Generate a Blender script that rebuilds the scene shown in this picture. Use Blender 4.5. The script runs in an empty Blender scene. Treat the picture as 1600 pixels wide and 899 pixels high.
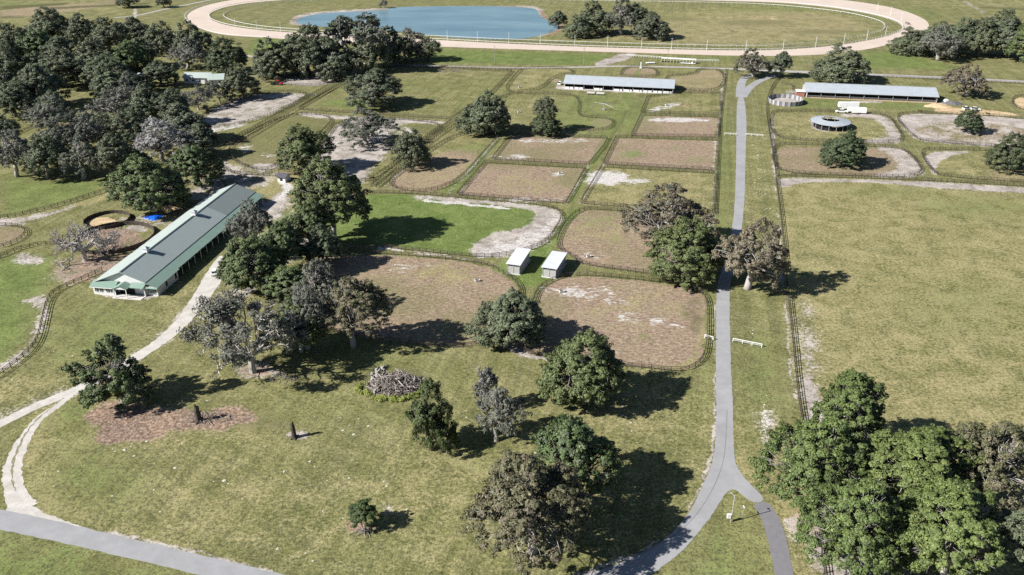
import bpy, bmesh, math, random
import numpy as np
from mathutils import Vector, Matrix
from mathutils.geometry import tessellate_polygon

R = math.radians
# ------------------------------------------------------------------ camera, sky, sun, exposure
CAM_H = 115.0
FOC = 1320.0
PITCH = R(26.9)
scene = bpy.context.scene
cam_data = bpy.data.cameras.new("camera")
cam_data.sensor_width = 36.0
cam_data.lens = 36.0 * FOC / 1600.0
cam_data.clip_start = 1.0
cam_data.clip_end = 60000.0
cam = bpy.data.objects.new("camera", cam_data)
cam.location = (0, 0, CAM_H)
cam.rotation_euler = (R(90) - PITCH, 0, 0)
scene.collection.objects.link(cam)
scene.camera = cam

SUN_EL = R(35.3)
SHADOW_AZ = R(20.0)                    # shadows run this far from +X towards +Y
world = bpy.data.worlds.new("World")
scene.world = world
world.use_nodes = True
nt = world.node_tree
nt.nodes.clear()
wo = nt.nodes.new("ShaderNodeOutputWorld")
bg = nt.nodes.new("ShaderNodeBackground")
sky = nt.nodes.new("ShaderNodeTexSky")
sky.sky_type = 'NISHITA'
sky.sun_disc = False
sky.sun_elevation = SUN_EL
# toward-sun direction is (-cos a, -sin a): Nishita rotation is measured clockwise from +Y
sx, sy = -math.cos(SHADOW_AZ), -math.sin(SHADOW_AZ)
sky.sun_rotation = math.atan2(sx, sy)
sky.air_density = 0.75
sky.dust_density = 0.25
bg.inputs['Strength'].default_value = 0.05
nt.links.new(sky.outputs[0], bg.inputs[0])
nt.links.new(bg.outputs[0], wo.inputs[0])

sun_data = bpy.data.lights.new("sun", 'SUN')
sun_data.energy = 5.0
sun_data.angle = R(0.53)
sun_data.color = (1.0, 0.972, 0.925)
sun = bpy.data.objects.new("sun", sun_data)
sdir = Vector((math.cos(SHADOW_AZ) * math.cos(SUN_EL), math.sin(SHADOW_AZ) * math.cos(SUN_EL), -math.sin(SUN_EL)))
sun.rotation_euler = sdir.to_track_quat('-Z', 'Y').to_euler()
sun.location = (-200, -80, 200)
scene.collection.objects.link(sun)

vs = scene.view_settings
vs.view_transform = 'Standard'
vs.look = 'None'
vs.gamma = 1.0
vs.use_curve_mapping = False
vs.exposure = 1.0
scene.cycles.max_bounces = 5
scene.cycles.diffuse_bounces = 1
scene.cycles.glossy_bounces = 2
scene.cycles.transmission_bounces = 2
scene.cycles.use_denoising = False

# ------------------------------------------------------------------ helpers
COL = scene.collection
CP, SP = math.cos(PITCH), math.sin(PITCH)

def G(px, py, z=0.0):
    """ground point seen at photo pixel (1600 wide)"""
    u = (px - 800.0) / FOC
    v = (449.5 - py) / FOC
    t = (z - CAM_H) / (-SP + v * CP)
    return (t * u, t * (CP + v * SP))

def S(x, y, z):
    f = y * CP - (z - CAM_H) * SP
    return 800 + FOC * x / f, 449.5 - FOC * (y * SP + (z - CAM_H) * CP) / f

def scale_at(py):
    """photo pixels per metre along a horizontal line at the ground seen in that row"""
    return (py - (449.5 - FOC * SP / CP)) * CP / CAM_H

def tag(o, label=None, cat=None, group=None, kind=None):
    if label: o['label'] = label
    if cat: o['category'] = cat
    if group: o['group'] = group
    if kind: o['kind'] = kind
    return o

def empty(name, loc=(0, 0, 0), rz=0.0, label=None, cat=None, group=None):
    o = bpy.data.objects.new(name, None)
    o.empty_display_size = 0.5
    o.location = loc
    o.rotation_euler = (0, 0, rz)
    COL.objects.link(o)
    tag(o, label, cat, group)
    return o

def link(name, mesh, parent=None, loc=None):
    o = bpy.data.objects.new(name, mesh)
    COL.objects.link(o)
    if parent is not None: o.parent = parent
    if loc is not None: o.location = loc
    return o

class MB:
    def __init__(s):
        s.v = []; s.f = []; s.m = []; s.mats = []; s.smooth = False
    def mi(s, mat):
        if mat is None: return 0
        if mat not in s.mats: s.mats.append(mat)
        return s.mats.index(mat)
    def add(s, vs_, fs, mat=None):
        b = len(s.v); k = s.mi(mat)
        s.v += [tuple(a) for a in vs_]
        for f in fs:
            s.f.append(tuple(b + i for i in f)); s.m.append(k)
    def box(s, c, d, mat=None, rz=0.0):
        cx, cy, cz = c; dx, dy, dz = [q / 2 for q in d]
        ca, sa = math.cos(rz), math.sin(rz)
        vs_ = []
        for z in (-dz, dz):
            for (x, y) in ((-dx, -dy), (dx, -dy), (dx, dy), (-dx, dy)):
                vs_.append((cx + x * ca - y * sa, cy + x * sa + y * ca, cz + z))
        s.add(vs_, [(3, 2, 1, 0), (4, 5, 6, 7), (0, 1, 5, 4), (1, 2, 6, 5), (2, 3, 7, 6), (3, 0, 4, 7)], mat)
    def slab(s, quad, t, mat=None):
        """quad of 3D points thickened along its normal"""
        a, b, c, d = [Vector(q) for q in quad]
        n = (b - a).cross(d - a).normalized() * t
        vs_ = [a, b, c, d, a + n, b + n, c + n, d + n]
        s.add(vs_, [(3, 2, 1, 0), (4, 5, 6, 7), (0, 1, 5, 4), (1, 2, 6, 5), (2, 3, 7, 6), (3, 0, 4, 7)], mat)
    def prism(s, poly, z0, z1, mat=None):
        n = len(poly)
        vs_ = [(x, y, z0) for x, y in poly] + [(x, y, z1) for x, y in poly]
        s.add(vs_, [tuple(range(n - 1, -1, -1)), tuple(range(n, 2 * n))] + [(i, (i + 1) % n, n + (i + 1) % n, n + i) for i in range(n)], mat)
    def tube(s, p0, p1, r0, r1, n=6, mat=None, cap=True):
        p0 = Vector(p0); p1 = Vector(p1); d = (p1 - p0)
        if d.length < 1e-6: return
        d.normalize()
        a = Vector((0, 0, 1)) if abs(d.z) < 0.9 else Vector((1, 0, 0))
        u = d.cross(a).normalized(); w = d.cross(u)
        vs_ = []
        for (p, r) in ((p0, r0), (p1, r1)):
            for i in range(n):
                t = 2 * math.pi * i / n
                vs_.append(p + u * (r * math.cos(t)) + w * (r * math.sin(t)))
        fs = [(i, (i + 1) % n, n + (i + 1) % n, n + i) for i in range(n)]
        if cap: fs += [tuple(range(n - 1, -1, -1)), tuple(range(n, 2 * n))]
        s.add(vs_, fs, mat)
    def path(s, pts, radii, n=6, mat=None):
        """one continuous swept tube"""
        P = [Vector(p) for p in pts]; vs_ = []; fs = []
        up = Vector((0, 0, 1))
        for i, p in enumerate(P):
            d = (P[min(i + 1, len(P) - 1)] - P[max(i - 1, 0)])
            if d.length < 1e-6: d = Vector((0, 0, 1))
            d.normalize()
            a = up if abs(d.z) < 0.9 else Vector((1, 0, 0))
            u = d.cross(a).normalized(); w = d.cross(u)
            for k in range(n):
                t = 2 * math.pi * k / n
                vs_.append(p + u * (radii[i] * math.cos(t)) + w * (radii[i] * math.sin(t)))
        for i in range(len(P) - 1):
            for k in range(n):
                fs.append((i * n + k, i * n + (k + 1) % n, (i + 1) * n + (k + 1) % n, (i + 1) * n + k))
        fs.append(tuple(range(n - 1, -1, -1)))
        fs.append(tuple(range((len(P) - 1) * n, len(P) * n)))
        s.add(vs_, fs, mat)
    def mesh(s, name, mat=None):
        me = bpy.data.meshes.new(name)
        me.from_pydata(s.v, [], s.f)
        if s.mats:
            for m in s.mats: me.materials.append(m)
            me.polygons.foreach_set('material_index', s.m)
        elif mat: me.materials.append(mat)
        if s.smooth: me.polygons.foreach_set('use_smooth', [True] * len(s.f))
        me.update()
        return me
    def build(s, name, mat=None, parent=None, loc=None):
        return link(name, s.mesh(name, mat), parent, loc)

def chaikin(pts, n=2, closed=False):
    pts = [tuple(p) for p in pts]
    for _ in range(n):
        out = []
        m = len(pts)
        if not closed: out.append(pts[0])
        for i in range(m if closed else m - 1):
            a = pts[i]; b = pts[(i + 1) % m]
            out.append((a[0] * .75 + b[0] * .25, a[1] * .75 + b[1] * .25))
            out.append((a[0] * .25 + b[0] * .75, a[1] * .25 + b[1] * .75))
        if not closed: out.append(pts[-1])
        pts = out
    return pts

def resample(pts, step, closed=False):
    P = list(pts) + ([pts[0]] if closed else [])
    L = [0.0]
    for a, b in zip(P[:-1], P[1:]): L.append(L[-1] + math.dist(a, b))
    n = max(2, int(round(L[-1] / step)))
    out = []; j = 0
    for i in range(n + (0 if closed else 1)):
        t = L[-1] * i / n
        while j < len(L) - 2 and L[j + 1] < t: j += 1
        seg = L[j + 1] - L[j]
        k = (t - L[j]) / seg if seg > 1e-9 else 0
        out.append((P[j][0] * (1 - k) + P[j + 1][0] * k, P[j][1] * (1 - k) + P[j + 1][1] * k))
    return out

# ------------------------------------------------------------------ materials
def mat_new(name):
    m = bpy.data.materials.new(name); m.use_nodes = True
    n = m.node_tree; n.nodes.clear()
    o = n.nodes.new("ShaderNodeOutputMaterial"); b = n.nodes.new("ShaderNodeBsdfPrincipled")
    n.links.new(b.outputs[0], o.inputs[0])
    return m, n, b

def noise(n, scale, detail=4, rough=0.6, vec=None, dist=0.0):
    t = n.nodes.new("ShaderNodeTexNoise")
    t.inputs['Scale'].default_value = scale; t.inputs['Detail'].default_value = detail
    t.inputs['Roughness'].default_value = rough; t.inputs['Distortion'].default_value = dist
    if vec is not None: n.links.new(vec, t.inputs['Vector'])
    return t.outputs['Fac']

def math_(n, op, a, b=None, clamp=False):
    t = n.nodes.new("ShaderNodeMath"); t.operation = op; t.use_clamp = clamp
    for i, q in enumerate((a, b)):
        if q is None: continue
        if isinstance(q, (int, float)): t.inputs[i].default_value = q
        else: n.links.new(q, t.inputs[i])
    return t.outputs[0]

def maprange(n, v, a, b, c=0.0, d=1.0):
    t = n.nodes.new("ShaderNodeMapRange"); t.clamp = True
    n.links.new(v, t.inputs[0])
    for i, q in enumerate((a, b, c, d)): t.inputs[i + 1].default_value = q
    return t.outputs[0]

def mixc(n, fac, a, b, mode='MIX'):
    t = n.nodes.new("ShaderNodeMix"); t.data_type = 'RGBA'; t.blend_type = mode
    if isinstance(fac, (int, float)): t.inputs[0].default_value = fac
    else: n.links.new(fac, t.inputs[0])
    for i, q in ((6, a), (7, b)):
        if isinstance(q, tuple): t.inputs[i].default_value = (q[0], q[1], q[2], 1)
        else: n.links.new(q, t.inputs[i])
    return t.outputs[2]

def obj_coord(n, which='Object'):
    t = n.nodes.new("ShaderNodeTexCoord"); return t.outputs[which]

def scaled(n, vec, s):
    t = n.nodes.new("ShaderNodeMapping"); t.inputs['Scale'].default_value = s
    n.links.new(vec, t.inputs['Vector']); return t.outputs[0]

def simple(name, c, rough=0.7, var=0.25, scale=1.5, metal=0.0, spec=0.3):
    """plain surface with slight uneven weathering"""
    m, n, b = mat_new(name)
    f = noise(n, scale, 5, 0.65, obj_coord(n))
    c0 = tuple(q * (1 - var) for q in c); c1 = tuple(min(q * (1 + var), 1) for q in c)
    n.links.new(mixc(n, maprange(n, f, .3, .7), c0, c1), b.inputs['Base Color'])
    b.inputs['Roughness'].default_value = rough; b.inputs['Metallic'].default_value = metal
    b.inputs['Specular IOR Level'].default_value = spec
    return m

def sheet_mat(name, c, var, scales, rough=0.9, dirt=None):
    m, n, b = mat_new(name)
    pos = n.nodes.new("ShaderNodeNewGeometry").outputs['Position']
    f1 = noise(n, scales[0], 5, 0.7, pos); f2 = noise(n, scales[1], 4, 0.6, pos)
    f = math_(n, 'ADD', math_(n, 'MULTIPLY', f1, .6), math_(n, 'MULTIPLY', f2, .4))
    c0 = tuple(q * (1 - var) for q in c); c1 = tuple(min(q * (1 + var), 1) for q in c)
    col = mixc(n, maprange(n, f, .33, .67), c0, c1)
    if dirt: col = mixc(n, maprange(n, noise(n, .12, 6, .7, pos), .5, .72, 0, .7), col, dirt)
    n.links.new(col, b.inputs['Base Color'])
    b.inputs['Roughness'].default_value = rough; b.inputs['Specular IOR Level'].default_value = .2
    return m

def metal_roof(name, c, var=.1, rough=.45, dirt=.25):
    m, n, b = mat_new(name)
    oc = obj_coord(n)
    f = noise(n, .35, 6, .7, oc); g = noise(n, 3, 3, .6, scaled(n, oc, (.25, 3, 1)))
    col = mixc(n, maprange(n, f, .35, .7, 0, dirt), c, tuple(q * .62 for q in c))
    col = mixc(n, maprange(n, g, .4, .7, 0, var), col, tuple(q * .55 for q in c))
    n.links.new(col, b.inputs['Base Color'])
    b.inputs['Roughness'].default_value = rough; b.inputs['Metallic'].default_value = 0.0
    b.inputs['Specular IOR Level'].default_value = .4
    return m

M = {}
M['asphalt'] = sheet_mat('road_asphalt', (.27, .27, .275), .16, (.22, 6.0), .85, (.22, .215, .21))
M['asphalt_dark'] = sheet_mat('newer_asphalt', (.165, .16, .17), .15, (.8, 8.0), .85)
M['far_road'] = sheet_mat('far_road', (.33, .315, .305), .14, (.2, 2.0), .9, (.27, .23, .18))
M['gravel'] = sheet_mat('limerock_gravel', (.44, .415, .38), .24, (.5, 4.0), .95, (.31, .275, .22))
M['track'] = sheet_mat('track_sand', (.475, .395, .335), .11, (.05, .8), .95)
M['fence'] = simple('dark_creosote_board', (.055, .042, .034), .8, .4)
M['white'] = simple('white_paint', (.66, .66, .64), .5, .1)
M['whitemetal'] = simple('white_plastic_rail', (.66, .66, .65), .5, .06)
M['wall_white'] = simple('white_siding', (.60, .60, .585), .6, .08)
M['roof_silver'] = metal_roof('silver_metal_roof', (.36, .39, .42), .35, .45, .4)
M['roof_gray'] = metal_roof('grey_green_shingle', (.30, .345, .335), .3, .8, .2)
M['roof_green'] = metal_roof('pale_green_metal', (.20, .29, .24), .3, .5, .4)
M['roof_lgreen'] = metal_roof('light_green_metal', (.36, .41, .38), .3, .5, .3)
M['roof_white'] = metal_roof('bright_metal', (.56, .57, .59), .15, .4, .12)
M['dark'] = simple('opening_shade_and_black', (.012, .012, .014), .9, .2)  # near-black: interior shade painted into openings, also plain black walls and implement
M['glass'] = simple('window_glass', (.03, .035, .045), .1, .2, spec=.6)
M['greywood'] = simple('weathered_grey_wood', (.33, .32, .31), .8, .25, 3)
M['brick'] = simple('red_brick', (.30, .13, .09), .85, .25, 6)
M['wood'] = simple('weathered_log_wood', (.22, .18, .15), .9, .35, 3)
M['greylog'] = simple('grey_log_wood', (.27, .235, .205), .9, .4, 4)
M['bark'] = simple('grey_oak_bark', (.17, .15, .13), .9, .3, 1.5)
M['bark_pale'] = simple('pale_bark', (.33, .305, .28), .9, .3, 1.5)
M['charred'] = simple('charred_stump', (.05, .042, .036), .9, .5, 3)
M['blue'] = simple('blue_tarp', (.01, .10, .55), .4, .45, 1.2)
M['red'] = simple('red_paint', (.45, .03, .02), .4, .2)
M['rubber'] = simple('black_rubber', (.02, .02, .02), .8, .2)
M['steel'] = simple('galvanised_steel', (.42, .43, .44), .5, .12, metal=.3)
M['concrete'] = simple('pale_concrete', (.5, .48, .45), .85, .15)
M['horse'] = simple('bay_coat', (.075, .03, .017), .6, .2)
M['cloth'] = simple('dark_cloth', (.03, .03, .06), .8, .2)
M['skin'] = simple('skin', (.5, .3, .22), .6, .1)
M['stone'] = simple('pale_limestone', (.44, .42, .35), .9, .25, 2)
M['plastic'] = simple('grey_tarpaulin', (.10, .095, .10), .7, .35, 1)
M['sandpile'] = simple('orange_sand', (.50, .36, .22), .95, .15, 1)

def water():
    m, n, b = mat_new('pond_water')
    pos = n.nodes.new("ShaderNodeNewGeometry").outputs['Position']
    f = noise(n, .012, 4, .6, scaled(n, pos, (1, 3, 1)))
    n.links.new(mixc(n, maprange(n, f, .3, .7), (.085, .16, .19), (.165, .25, .275)), b.inputs['Base Color'])
    b.inputs['Roughness'].default_value = .22; b.inputs['Specular IOR Level'].default_value = .5
    bp = n.nodes.new("ShaderNodeBump"); bp.inputs['Strength'].default_value = .35; bp.inputs['Distance'].default_value = .05
    n.links.new(noise(n, .8, 3, .6, pos), bp.inputs['Height']); n.links.new(bp.outputs[0], b.inputs['Normal'])
    return m
M['water'] = water()

def leaf_mat(name, dark, light, transl=.0):
    m, n, b = mat_new(name)
    at = n.nodes.new("ShaderNodeAttribute"); at.attribute_name = 'tone'
    oi = n.nodes.new("ShaderNodeObjectInfo")
    f = maprange(n, at.outputs['Fac'], 0, 1)
    col = mixc(n, f, dark, light)
    hs = n.nodes.new("ShaderNodeHueSaturation")
    n.links.new(col, hs.inputs['Color'])
    n.links.new(maprange(n, oi.outputs['Random'], 0, 1, .485, .515), hs.inputs['Hue'])
    rr = n.nodes.new("ShaderNodeMath"); rr.operation = 'FRACT'
    n.links.new(math_(n, 'MULTIPLY', oi.outputs['Random'], 17.3), rr.inputs[0])
    n.links.new(maprange(n, rr.outputs[0], 0, 1, .90, 1.08), hs.inputs['Value'])
    n.links.new(hs.outputs[0], b.inputs['Base Color'])
    b.inputs['Roughness'].default_value = .62; b.inputs['Specular IOR Level'].default_value = .35
    return m
L = {}
L['oak'] = leaf_mat('live_oak_leaf', (.036, .048, .026), (.150, .172, .095))
L['green'] = leaf_mat('green_oak_leaf', (.030, .048, .015), (.135, .170, .062))
L['bright'] = leaf_mat('bright_oak_leaf', (.032, .056, .013), (.158, .200, .060))
L['brown'] = leaf_mat('brownish_oak_leaf', (.060, .054, .035), (.200, .172, .110))
L['olive'] = leaf_mat('olive_oak_leaf', (.042, .046, .022), (.165, .155, .080))
L['dense'] = leaf_mat('dense_magnolia_leaf', (.024, .036, .016), (.095, .118, .055))
L['grey'] = leaf_mat('mossy_grey_leaf', (.055, .060, .046), (.185, .190, .150))
L['moss'] = leaf_mat('spanish_moss', (.09, .095, .075), (.22, .22, .18))
L['pale'] = leaf_mat('pale_lichen_twig', (.12, .115, .11), (.33, .32, .31))
L['cedar'] = leaf_mat('cedar_leaf', (.020, .036, .012), (.085, .115, .035))
L['weed'] = leaf_mat('yellow_green_weed', (.09, .12, .02), (.26, .30, .06))
# ------------------------------------------------------------------ ground
# outlines below are given where they are seen in the photo and unprojected to the ground plane
RING = {}
P = {}
P['lane_left_big'] = [(455,383),(515,381),(640,391),(745,404),(795,400),(828,391),(852,381),(867,362),(879,340),(871,328),(845,321),(740,312),(640,303),(560,302),(500,335)]
P['brown_west'] = [(500,398),(560,396),(640,400),(750,411),(782,425),(803,438),(812,452),(811,478),(795,508),(770,530),(745,541),(707,545),(650,540),(597,533),(540,525),(480,505),(455,470),(462,420)]
P['brown_east'] = [(893,430),(960,434),(1030,442),(1075,448),(1096,458),(1105,472),(1106,505),(1103,548),(1096,566),(1078,579),(1058,582),(1000,576),(930,567),(855,560),(815,551),(797,535),(812,505),(832,478),(838,455),(858,441)]
P['brown_mid'] = [(868,388),(874,365),(886,346),(900,333),(918,327),(975,331),(1040,338),(1095,346),(1111,362),(1113,405),(1090,434),(1060,436),(1000,427),(902,414),(899,404),(885,398)]
P['row_c'] = [(592,296),(640,258),(715,207),(784,210),(768,226),(701,303)]
P['row_a'] = [(757,255),(915,264),(884,319),(714,305)]
P['row_b'] = [(799,211),(950,217),(943,230),(920,258),(768,250)]
P['row_d'] = [(962,216),(1120,220),(1117,267),(942,257)]
P['row_e'] = [(940,262),(1117,272),(1113,335),(906,319)]
P['row_f'] = [(1001,181),(1122,184),(1119,215),(986,213)]
P['row_g'] = [(1011,153),(1070,146),(1125,147),(1123,180),(1001,177)]
P['row_h'] = [(1030,121),(1086,118),(1092,108),(1132,110),(1127,145),(1062,141)]
P['row_i'] = [(967,120),(972,110),(985,106),(1018,107),(1027,113),(1025,122)]
P['row_j'] = [(785,146),(800,124),(812,111),(830,107),(886,108),(896,113),(893,117),(862,121),(844,142)]
P['row_k'] = [(775,147),(882,148),(899,151),(905,162),(901,178),(910,184),(945,185),(960,191),(950,205),(890,206),(800,202),(757,193)]
P['field_n'] = [(590,106),(800,112),(768,146),(705,187),(465,172),(540,128)]
P['q_b'] = [(465,177),(525,183),(500,212),(430,262),(412,268),(385,262),(362,250),(356,238),(365,224),(400,202)]
P['q_c'] = [(532,184),(700,191),(665,215),(575,291),(500,285),(468,266),(505,222)]
P['q_d'] = [(300,205),(312,185),(345,160),(400,146),(468,144),(483,149),(470,158),(400,192)]
P['q_e'] = [(428,129),(460,117),(540,117),(533,124),(510,134),(475,135),(445,132)]
P['r_a'] = [(1201,181),(1214,174),(1355,177),(1386,181),(1399,196),(1411,218),(1400,225),(1250,221),(1206,214)]
P['r_b'] = [(1400,184),(1408,178),(1490,179),(1575,183),(1640,194),(1640,236),(1600,233),(1445,222),(1428,216),(1407,195)]
P['r_c'] = [(1205,240),(1210,230),(1224,226),(1390,230),(1417,237),(1436,258),(1440,272),(1418,279),(1275,274),(1227,270),(1209,261)]
P['r_d'] = [(1437,240),(1446,234),(1550,236),(1660,246),(1660,291),(1600,286),(1468,277),(1455,268)]
P['r_f'] = [(1579,157),(1590,151),(1640,151),(1640,174),(1600,173),(1584,167)]
P['big_e'] = [(1212,280),(1240,276),(1425,282),(1600,292),(1900,310),(1900,930),(1290,930),(1284,870),(1260,700),(1245,610),(1231,465),(1222,360)]
P['pond'] = [(460,34),(468,28),(498,21),(560,18),(605,15.5),(613,11.5),(650,10.5),(750,9.5),(820,11.5),(840,15),(842,24),(852,31),(868,36),(875,41),(870,48),(830,60),(790,62),(740,61),(680,57),(640,50),(560,45),(500,42),(472,39)]
P['track_out'] = [(400,58.5),(345,55),(312,45.5),(291,33),(291,21),(318,9),(360,0),(420,-7),(520,-13),(700,-16),(1000,-13),(1200,-8),(1290,-3),(1350,4),(1405,14),(1442,28),(1453,38),(1448,49),(1425,59),(1390,70),(1342,80),(1270,87),(1162,88),(1000,83),(800,77),(680,73),(550,67),(460,62)]
P['track_in'] = [(400,3),(355,10),(329,19),(325,27),(338,36),(370,43),(420,49),(520,55),(680,62.5),(800,69),(950,75),(1162,80),(1250,77),(1325,69),(1378,59),(1408,49),(1412,42),(1400,33),(1360,22),(1300,12),(1240,6),(1200,3.5),(1100,1),(1000,-1),(800,-4),(600,-5),(480,-2)]
P['turf_in'] = [(400,8),(362,16),(348,23),(350,28),(364,35),(400,42),(450,47),(560,53),(680,58),(800,64),(950,69),(1162,74.5),(1255,71),(1328,62),(1374,51),(1385,43),(1376,34),(1330,22),(1275,15),(1200,8),(1100,5),(900,2),(600,-1),(480,2)]
P['main_road'] = [(1151,150),(1150.5,237),(1149,300),(1146,345),(1136,400),(1121,440),(1119,470),(1118.5,575),(1119.5,650),(1119,680),(1113,725),(1102,750),(1091,775),(1076,803),(1052,832),(1022,855),(985,873),(945,889),(905,900),(840,925),
   (900,955),(980,925),(1022,895),(1050,875),(1075,852),(1097,825),(1117,799),(1131,775),(1138,767),(1144,764.5),(1150,765.5),(1156,770),(1175,787),
   (1200,782.5),(1165,750),(1153,733),(1147,718),(1146,680),(1146,650),(1142,575),(1139.5,470),(1141,440),(1152,400),(1161,345),(1164,300),(1165,237),(1167,190),(1163,150)]
SHARP = {'big_e', 'field_n'}

rng = np.random.RandomState(7)

CH = {k: i for i, k in enumerate(['lush', 'dry', 'brown', 'sand', 'weed', 'bare', 'mulch', 'orange'])}
Z = []      # (channel, polygon px, feather m, strength)
def zone(ch, poly, feather=1.5, k=1.0, grow=0.0):
    if isinstance(poly, str): poly = P[poly]
    if ch in ('mulch', 'bare', 'sand', 'dry', 'lush', 'orange') and feather >= 1.5: feather *= 1.5
    Z.append((CH[ch], poly, feather, k, grow))
def ell(cx, cy, rx, ry, n=14, tilt=0):
    c, s = math.cos(R(tilt)), math.sin(R(tilt))
    return [(cx + rx * math.cos(2 * math.pi * i / n) * c - ry * math.sin(2 * math.pi * i / n) * s,
             cy + rx * math.cos(2 * math.pi * i / n) * s + ry * math.sin(2 * math.pi * i / n) * c) for i in range(n)]

# paddock floors
for nme in ('brown_west', 'brown_east', 'brown_mid', 'row_a', 'row_b', 'row_d', 'row_f', 'row_h', 'row_i'):
    zone('brown', nme, .9, 1.0, -.6)
zone('brown', [(592,296),(640,258),(668,246),(700,236),(762,228),(701,303)], 3, 1.0)
zone('dry', 'row_c', 1, .35)
zone('dry', 'row_e', 1, .55); zone('brown', 'row_e', 1.5, .32, -1)
zone('brown', 'r_c', 2, .72, -2); zone('bare', [(1360,228),(1395,230),(1417,237),(1436,258),(1440,272),(1418,279),(1350,276),(1400,268),(1402,245)], 2, .95)
zone('brown', 'r_b', 3, .62, -3); zone('bare', 'r_b', 2, .45)
zone('bare', [(1400,184),(1408,178),(1490,179),(1575,183),(1640,194),(1640,215),(1560,190),(1450,190),(1428,205),(1460,217),(1600,229),(1600,233),(1445,222),(1428,216),(1407,195)], 1.5, .9)
zone('dry', 'r_a', 2, .5, -2); zone('bare', [(1340,177),(1386,181),(1399,196),(1411,218),(1400,225),(1330,223),(1390,214),(1382,196),(1360,184),(1300,181)], 2, .9)
zone('bare', [(1440,236),(1530,236),(1490,243),(1468,252),(1462,262),(1466,276),(1455,268)], 1.2, 1.0)
zone('dry', 'r_d', 2, .5, -2); zone('brown', ell(1580,272,50,12), 4, .5)
zone('orange', 'r_f', 1, .8, -1); zone('brown', 'r_f', 1, .5, -1)
zone('bare', [(1212,280),(1240,278),(1425,283),(1600,293),(1900,313),(1900,322),(1600,302),(1430,292),(1380,286),(1300,284),(1250,285),(1235,292),(1214,292)], 1.2, 1.0)
zone('dry', 'big_e', 1, .62)
zone('lush', ell(1530,325,90,18), 8, .42); zone('lush', ell(1380,300,70,9), 5, .35); zone('lush', ell(1500,480,120,50), 16, .22)
zone('bare', [(1245,470),(1262,470),(1290,560),(1262,615),(1246,600),(1240,540)], 3, .55)
zone('bare', [(1247,615),(1256,575),(1275,600),(1310,650),(1290,680),(1262,680)], 2, .9)
zone('bare', [(1256,860),(1270,820),(1340,860),(1420,900),(1500,940),(1290,940),(1284,890)], 3, .85)
zone('dry', [(1200,700),(1212,660),(1240,690),(1284,880),(1284,930),(1250,930),(1232,860)], 2, .9)
zone('bare', [(1186,650),(1202,645),(1207,680),(1199,705),(1188,690)], 2, .62)
zone('sand', ell(1196,675,8,28), 1.5, .38)
zone('bare', [(1228,815),(1246,808),(1262,835),(1246,850)], 1.5, .95)
zone('lush', 'lane_left_big', 1.2, 1.0, -.8)
zone('brown', [(455,383),(515,381),(640,391),(745,404),(730,397),(640,386),(560,377),(500,374)], 1.2, .7)
zone('sand', [(760,402),(750,398),(755,386),(780,376),(822,368),(846,352),(858,340),(862,334),(871,334),(877,342),(866,362),(851,381),(828,391),(795,400)], 2.2, .60)
zone('bare', [(755,404),(735,396),(742,378),(775,363),(820,355),(835,345),(835,330),(800,322),(665,314),(640,305),(740,312),(845,321),(871,328),(879,340),(867,362),(852,381),(828,391),(795,400)], 1.5, .95)
zone('sand', [(660,311),(740,318),(800,325),(790,328),(720,320),(660,316)], .8, .95)
zone('brown', ell(810,350,40,16), 4, .5)
zone('sand', [(590,386),(612,388),(640,394),(600,392)], 1, .9); zone('sand', [(650,394),(745,406),(740,408),(650,397)], .8, .7)
zone('lush', [(612,310),(570,330),(470,370),(400,400),(420,330),(560,302)], 3, .6)
zone('bare', ell(475,378,20,8), 2, .7)
# spots inside the brown paddocks
zone('sand', ell(950,278,36,11), 2.2, .95); zone('sand', ell(985,284,35,5), 2, .6)
zone('dry', ell(700,425,60,18), 6, .6); zone('dry', ell(610,420,60,14), 5, .45); zone('sand', ell(640,418,40,6), 3, .4)
zone('sand', ell(900,456,60,10), 3, .5); zone('sand', ell(960,471,18,5), 1.5, .65); zone('sand', ell(1010,500,50,6,tilt=8), 2, .5); zone('sand', ell(1048,508,26,2.5,tilt=10), 1, .7)
zone('weed', ell(1085,490,14,30), 3, .55); zone('dry', ell(1010,480,90,28), 10, .4); zone('lush', ell(1009,527,9,4), 1.2, .5)
zone('dry', [(1098,470),(1101,470),(1100,548),(1078,576),(1058,580),(1000,573),(1056,574),(1090,550)], .8, .8)
zone('dry', ell(940,365,60,24), 8, .5); zone('lush', ell(930,345,45,8), 4, .32); zone('lush', ell(960,377,35,6), 3, .34); zone('lush', ell(985,400,30,6), 3, .3)
zone('sand', ell(920,401,22,6), 2, .4)
zone('lush', ell(990,242,22,7), 3, .55); zone('lush', ell(1090,252,35,6), 3, .35); zone('lush', ell(1055,233,16,5), 2, .3)
zone('sand', ell(800,246,40,4), 1.5, .5); zone('sand', ell(860,220,60,4), 2, .42); zone('sand', ell(870,272,12,3), 1.5, .5); zone('lush', ell(885,285,22,9), 3, .35)
zone('sand', ell(830,313,60,4), 1.5, .4); zone('dry', ell(830,290,60,16), 6, .45)
zone('sand', ell(1060,188,50,3.2), 1.2, .8); zone('sand', ell(1038,168,26,4,tilt=-12), 1.5, .6); zone('brown', ell(1075,166,30,4), 2, .45); zone('dry', 'row_g', 1, .4); zone('dry', 'row_e', 1, .4)
zone('dry', 'row_j', 1, .55); zone('dry', 'row_k', 1, .35); zone('brown', ell(940,193,18,8), 2, .8); zone('brown', ell(920,203,30,4), 2, .6); zone('bare', ell(870,204,14,3), 1, .6)
zone('dry', 'row_h', 1, .5); zone('brown', ell(812,128,10,10), 2, .4); zone('brown', ell(868,126,8,3), 1, .8)
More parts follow.
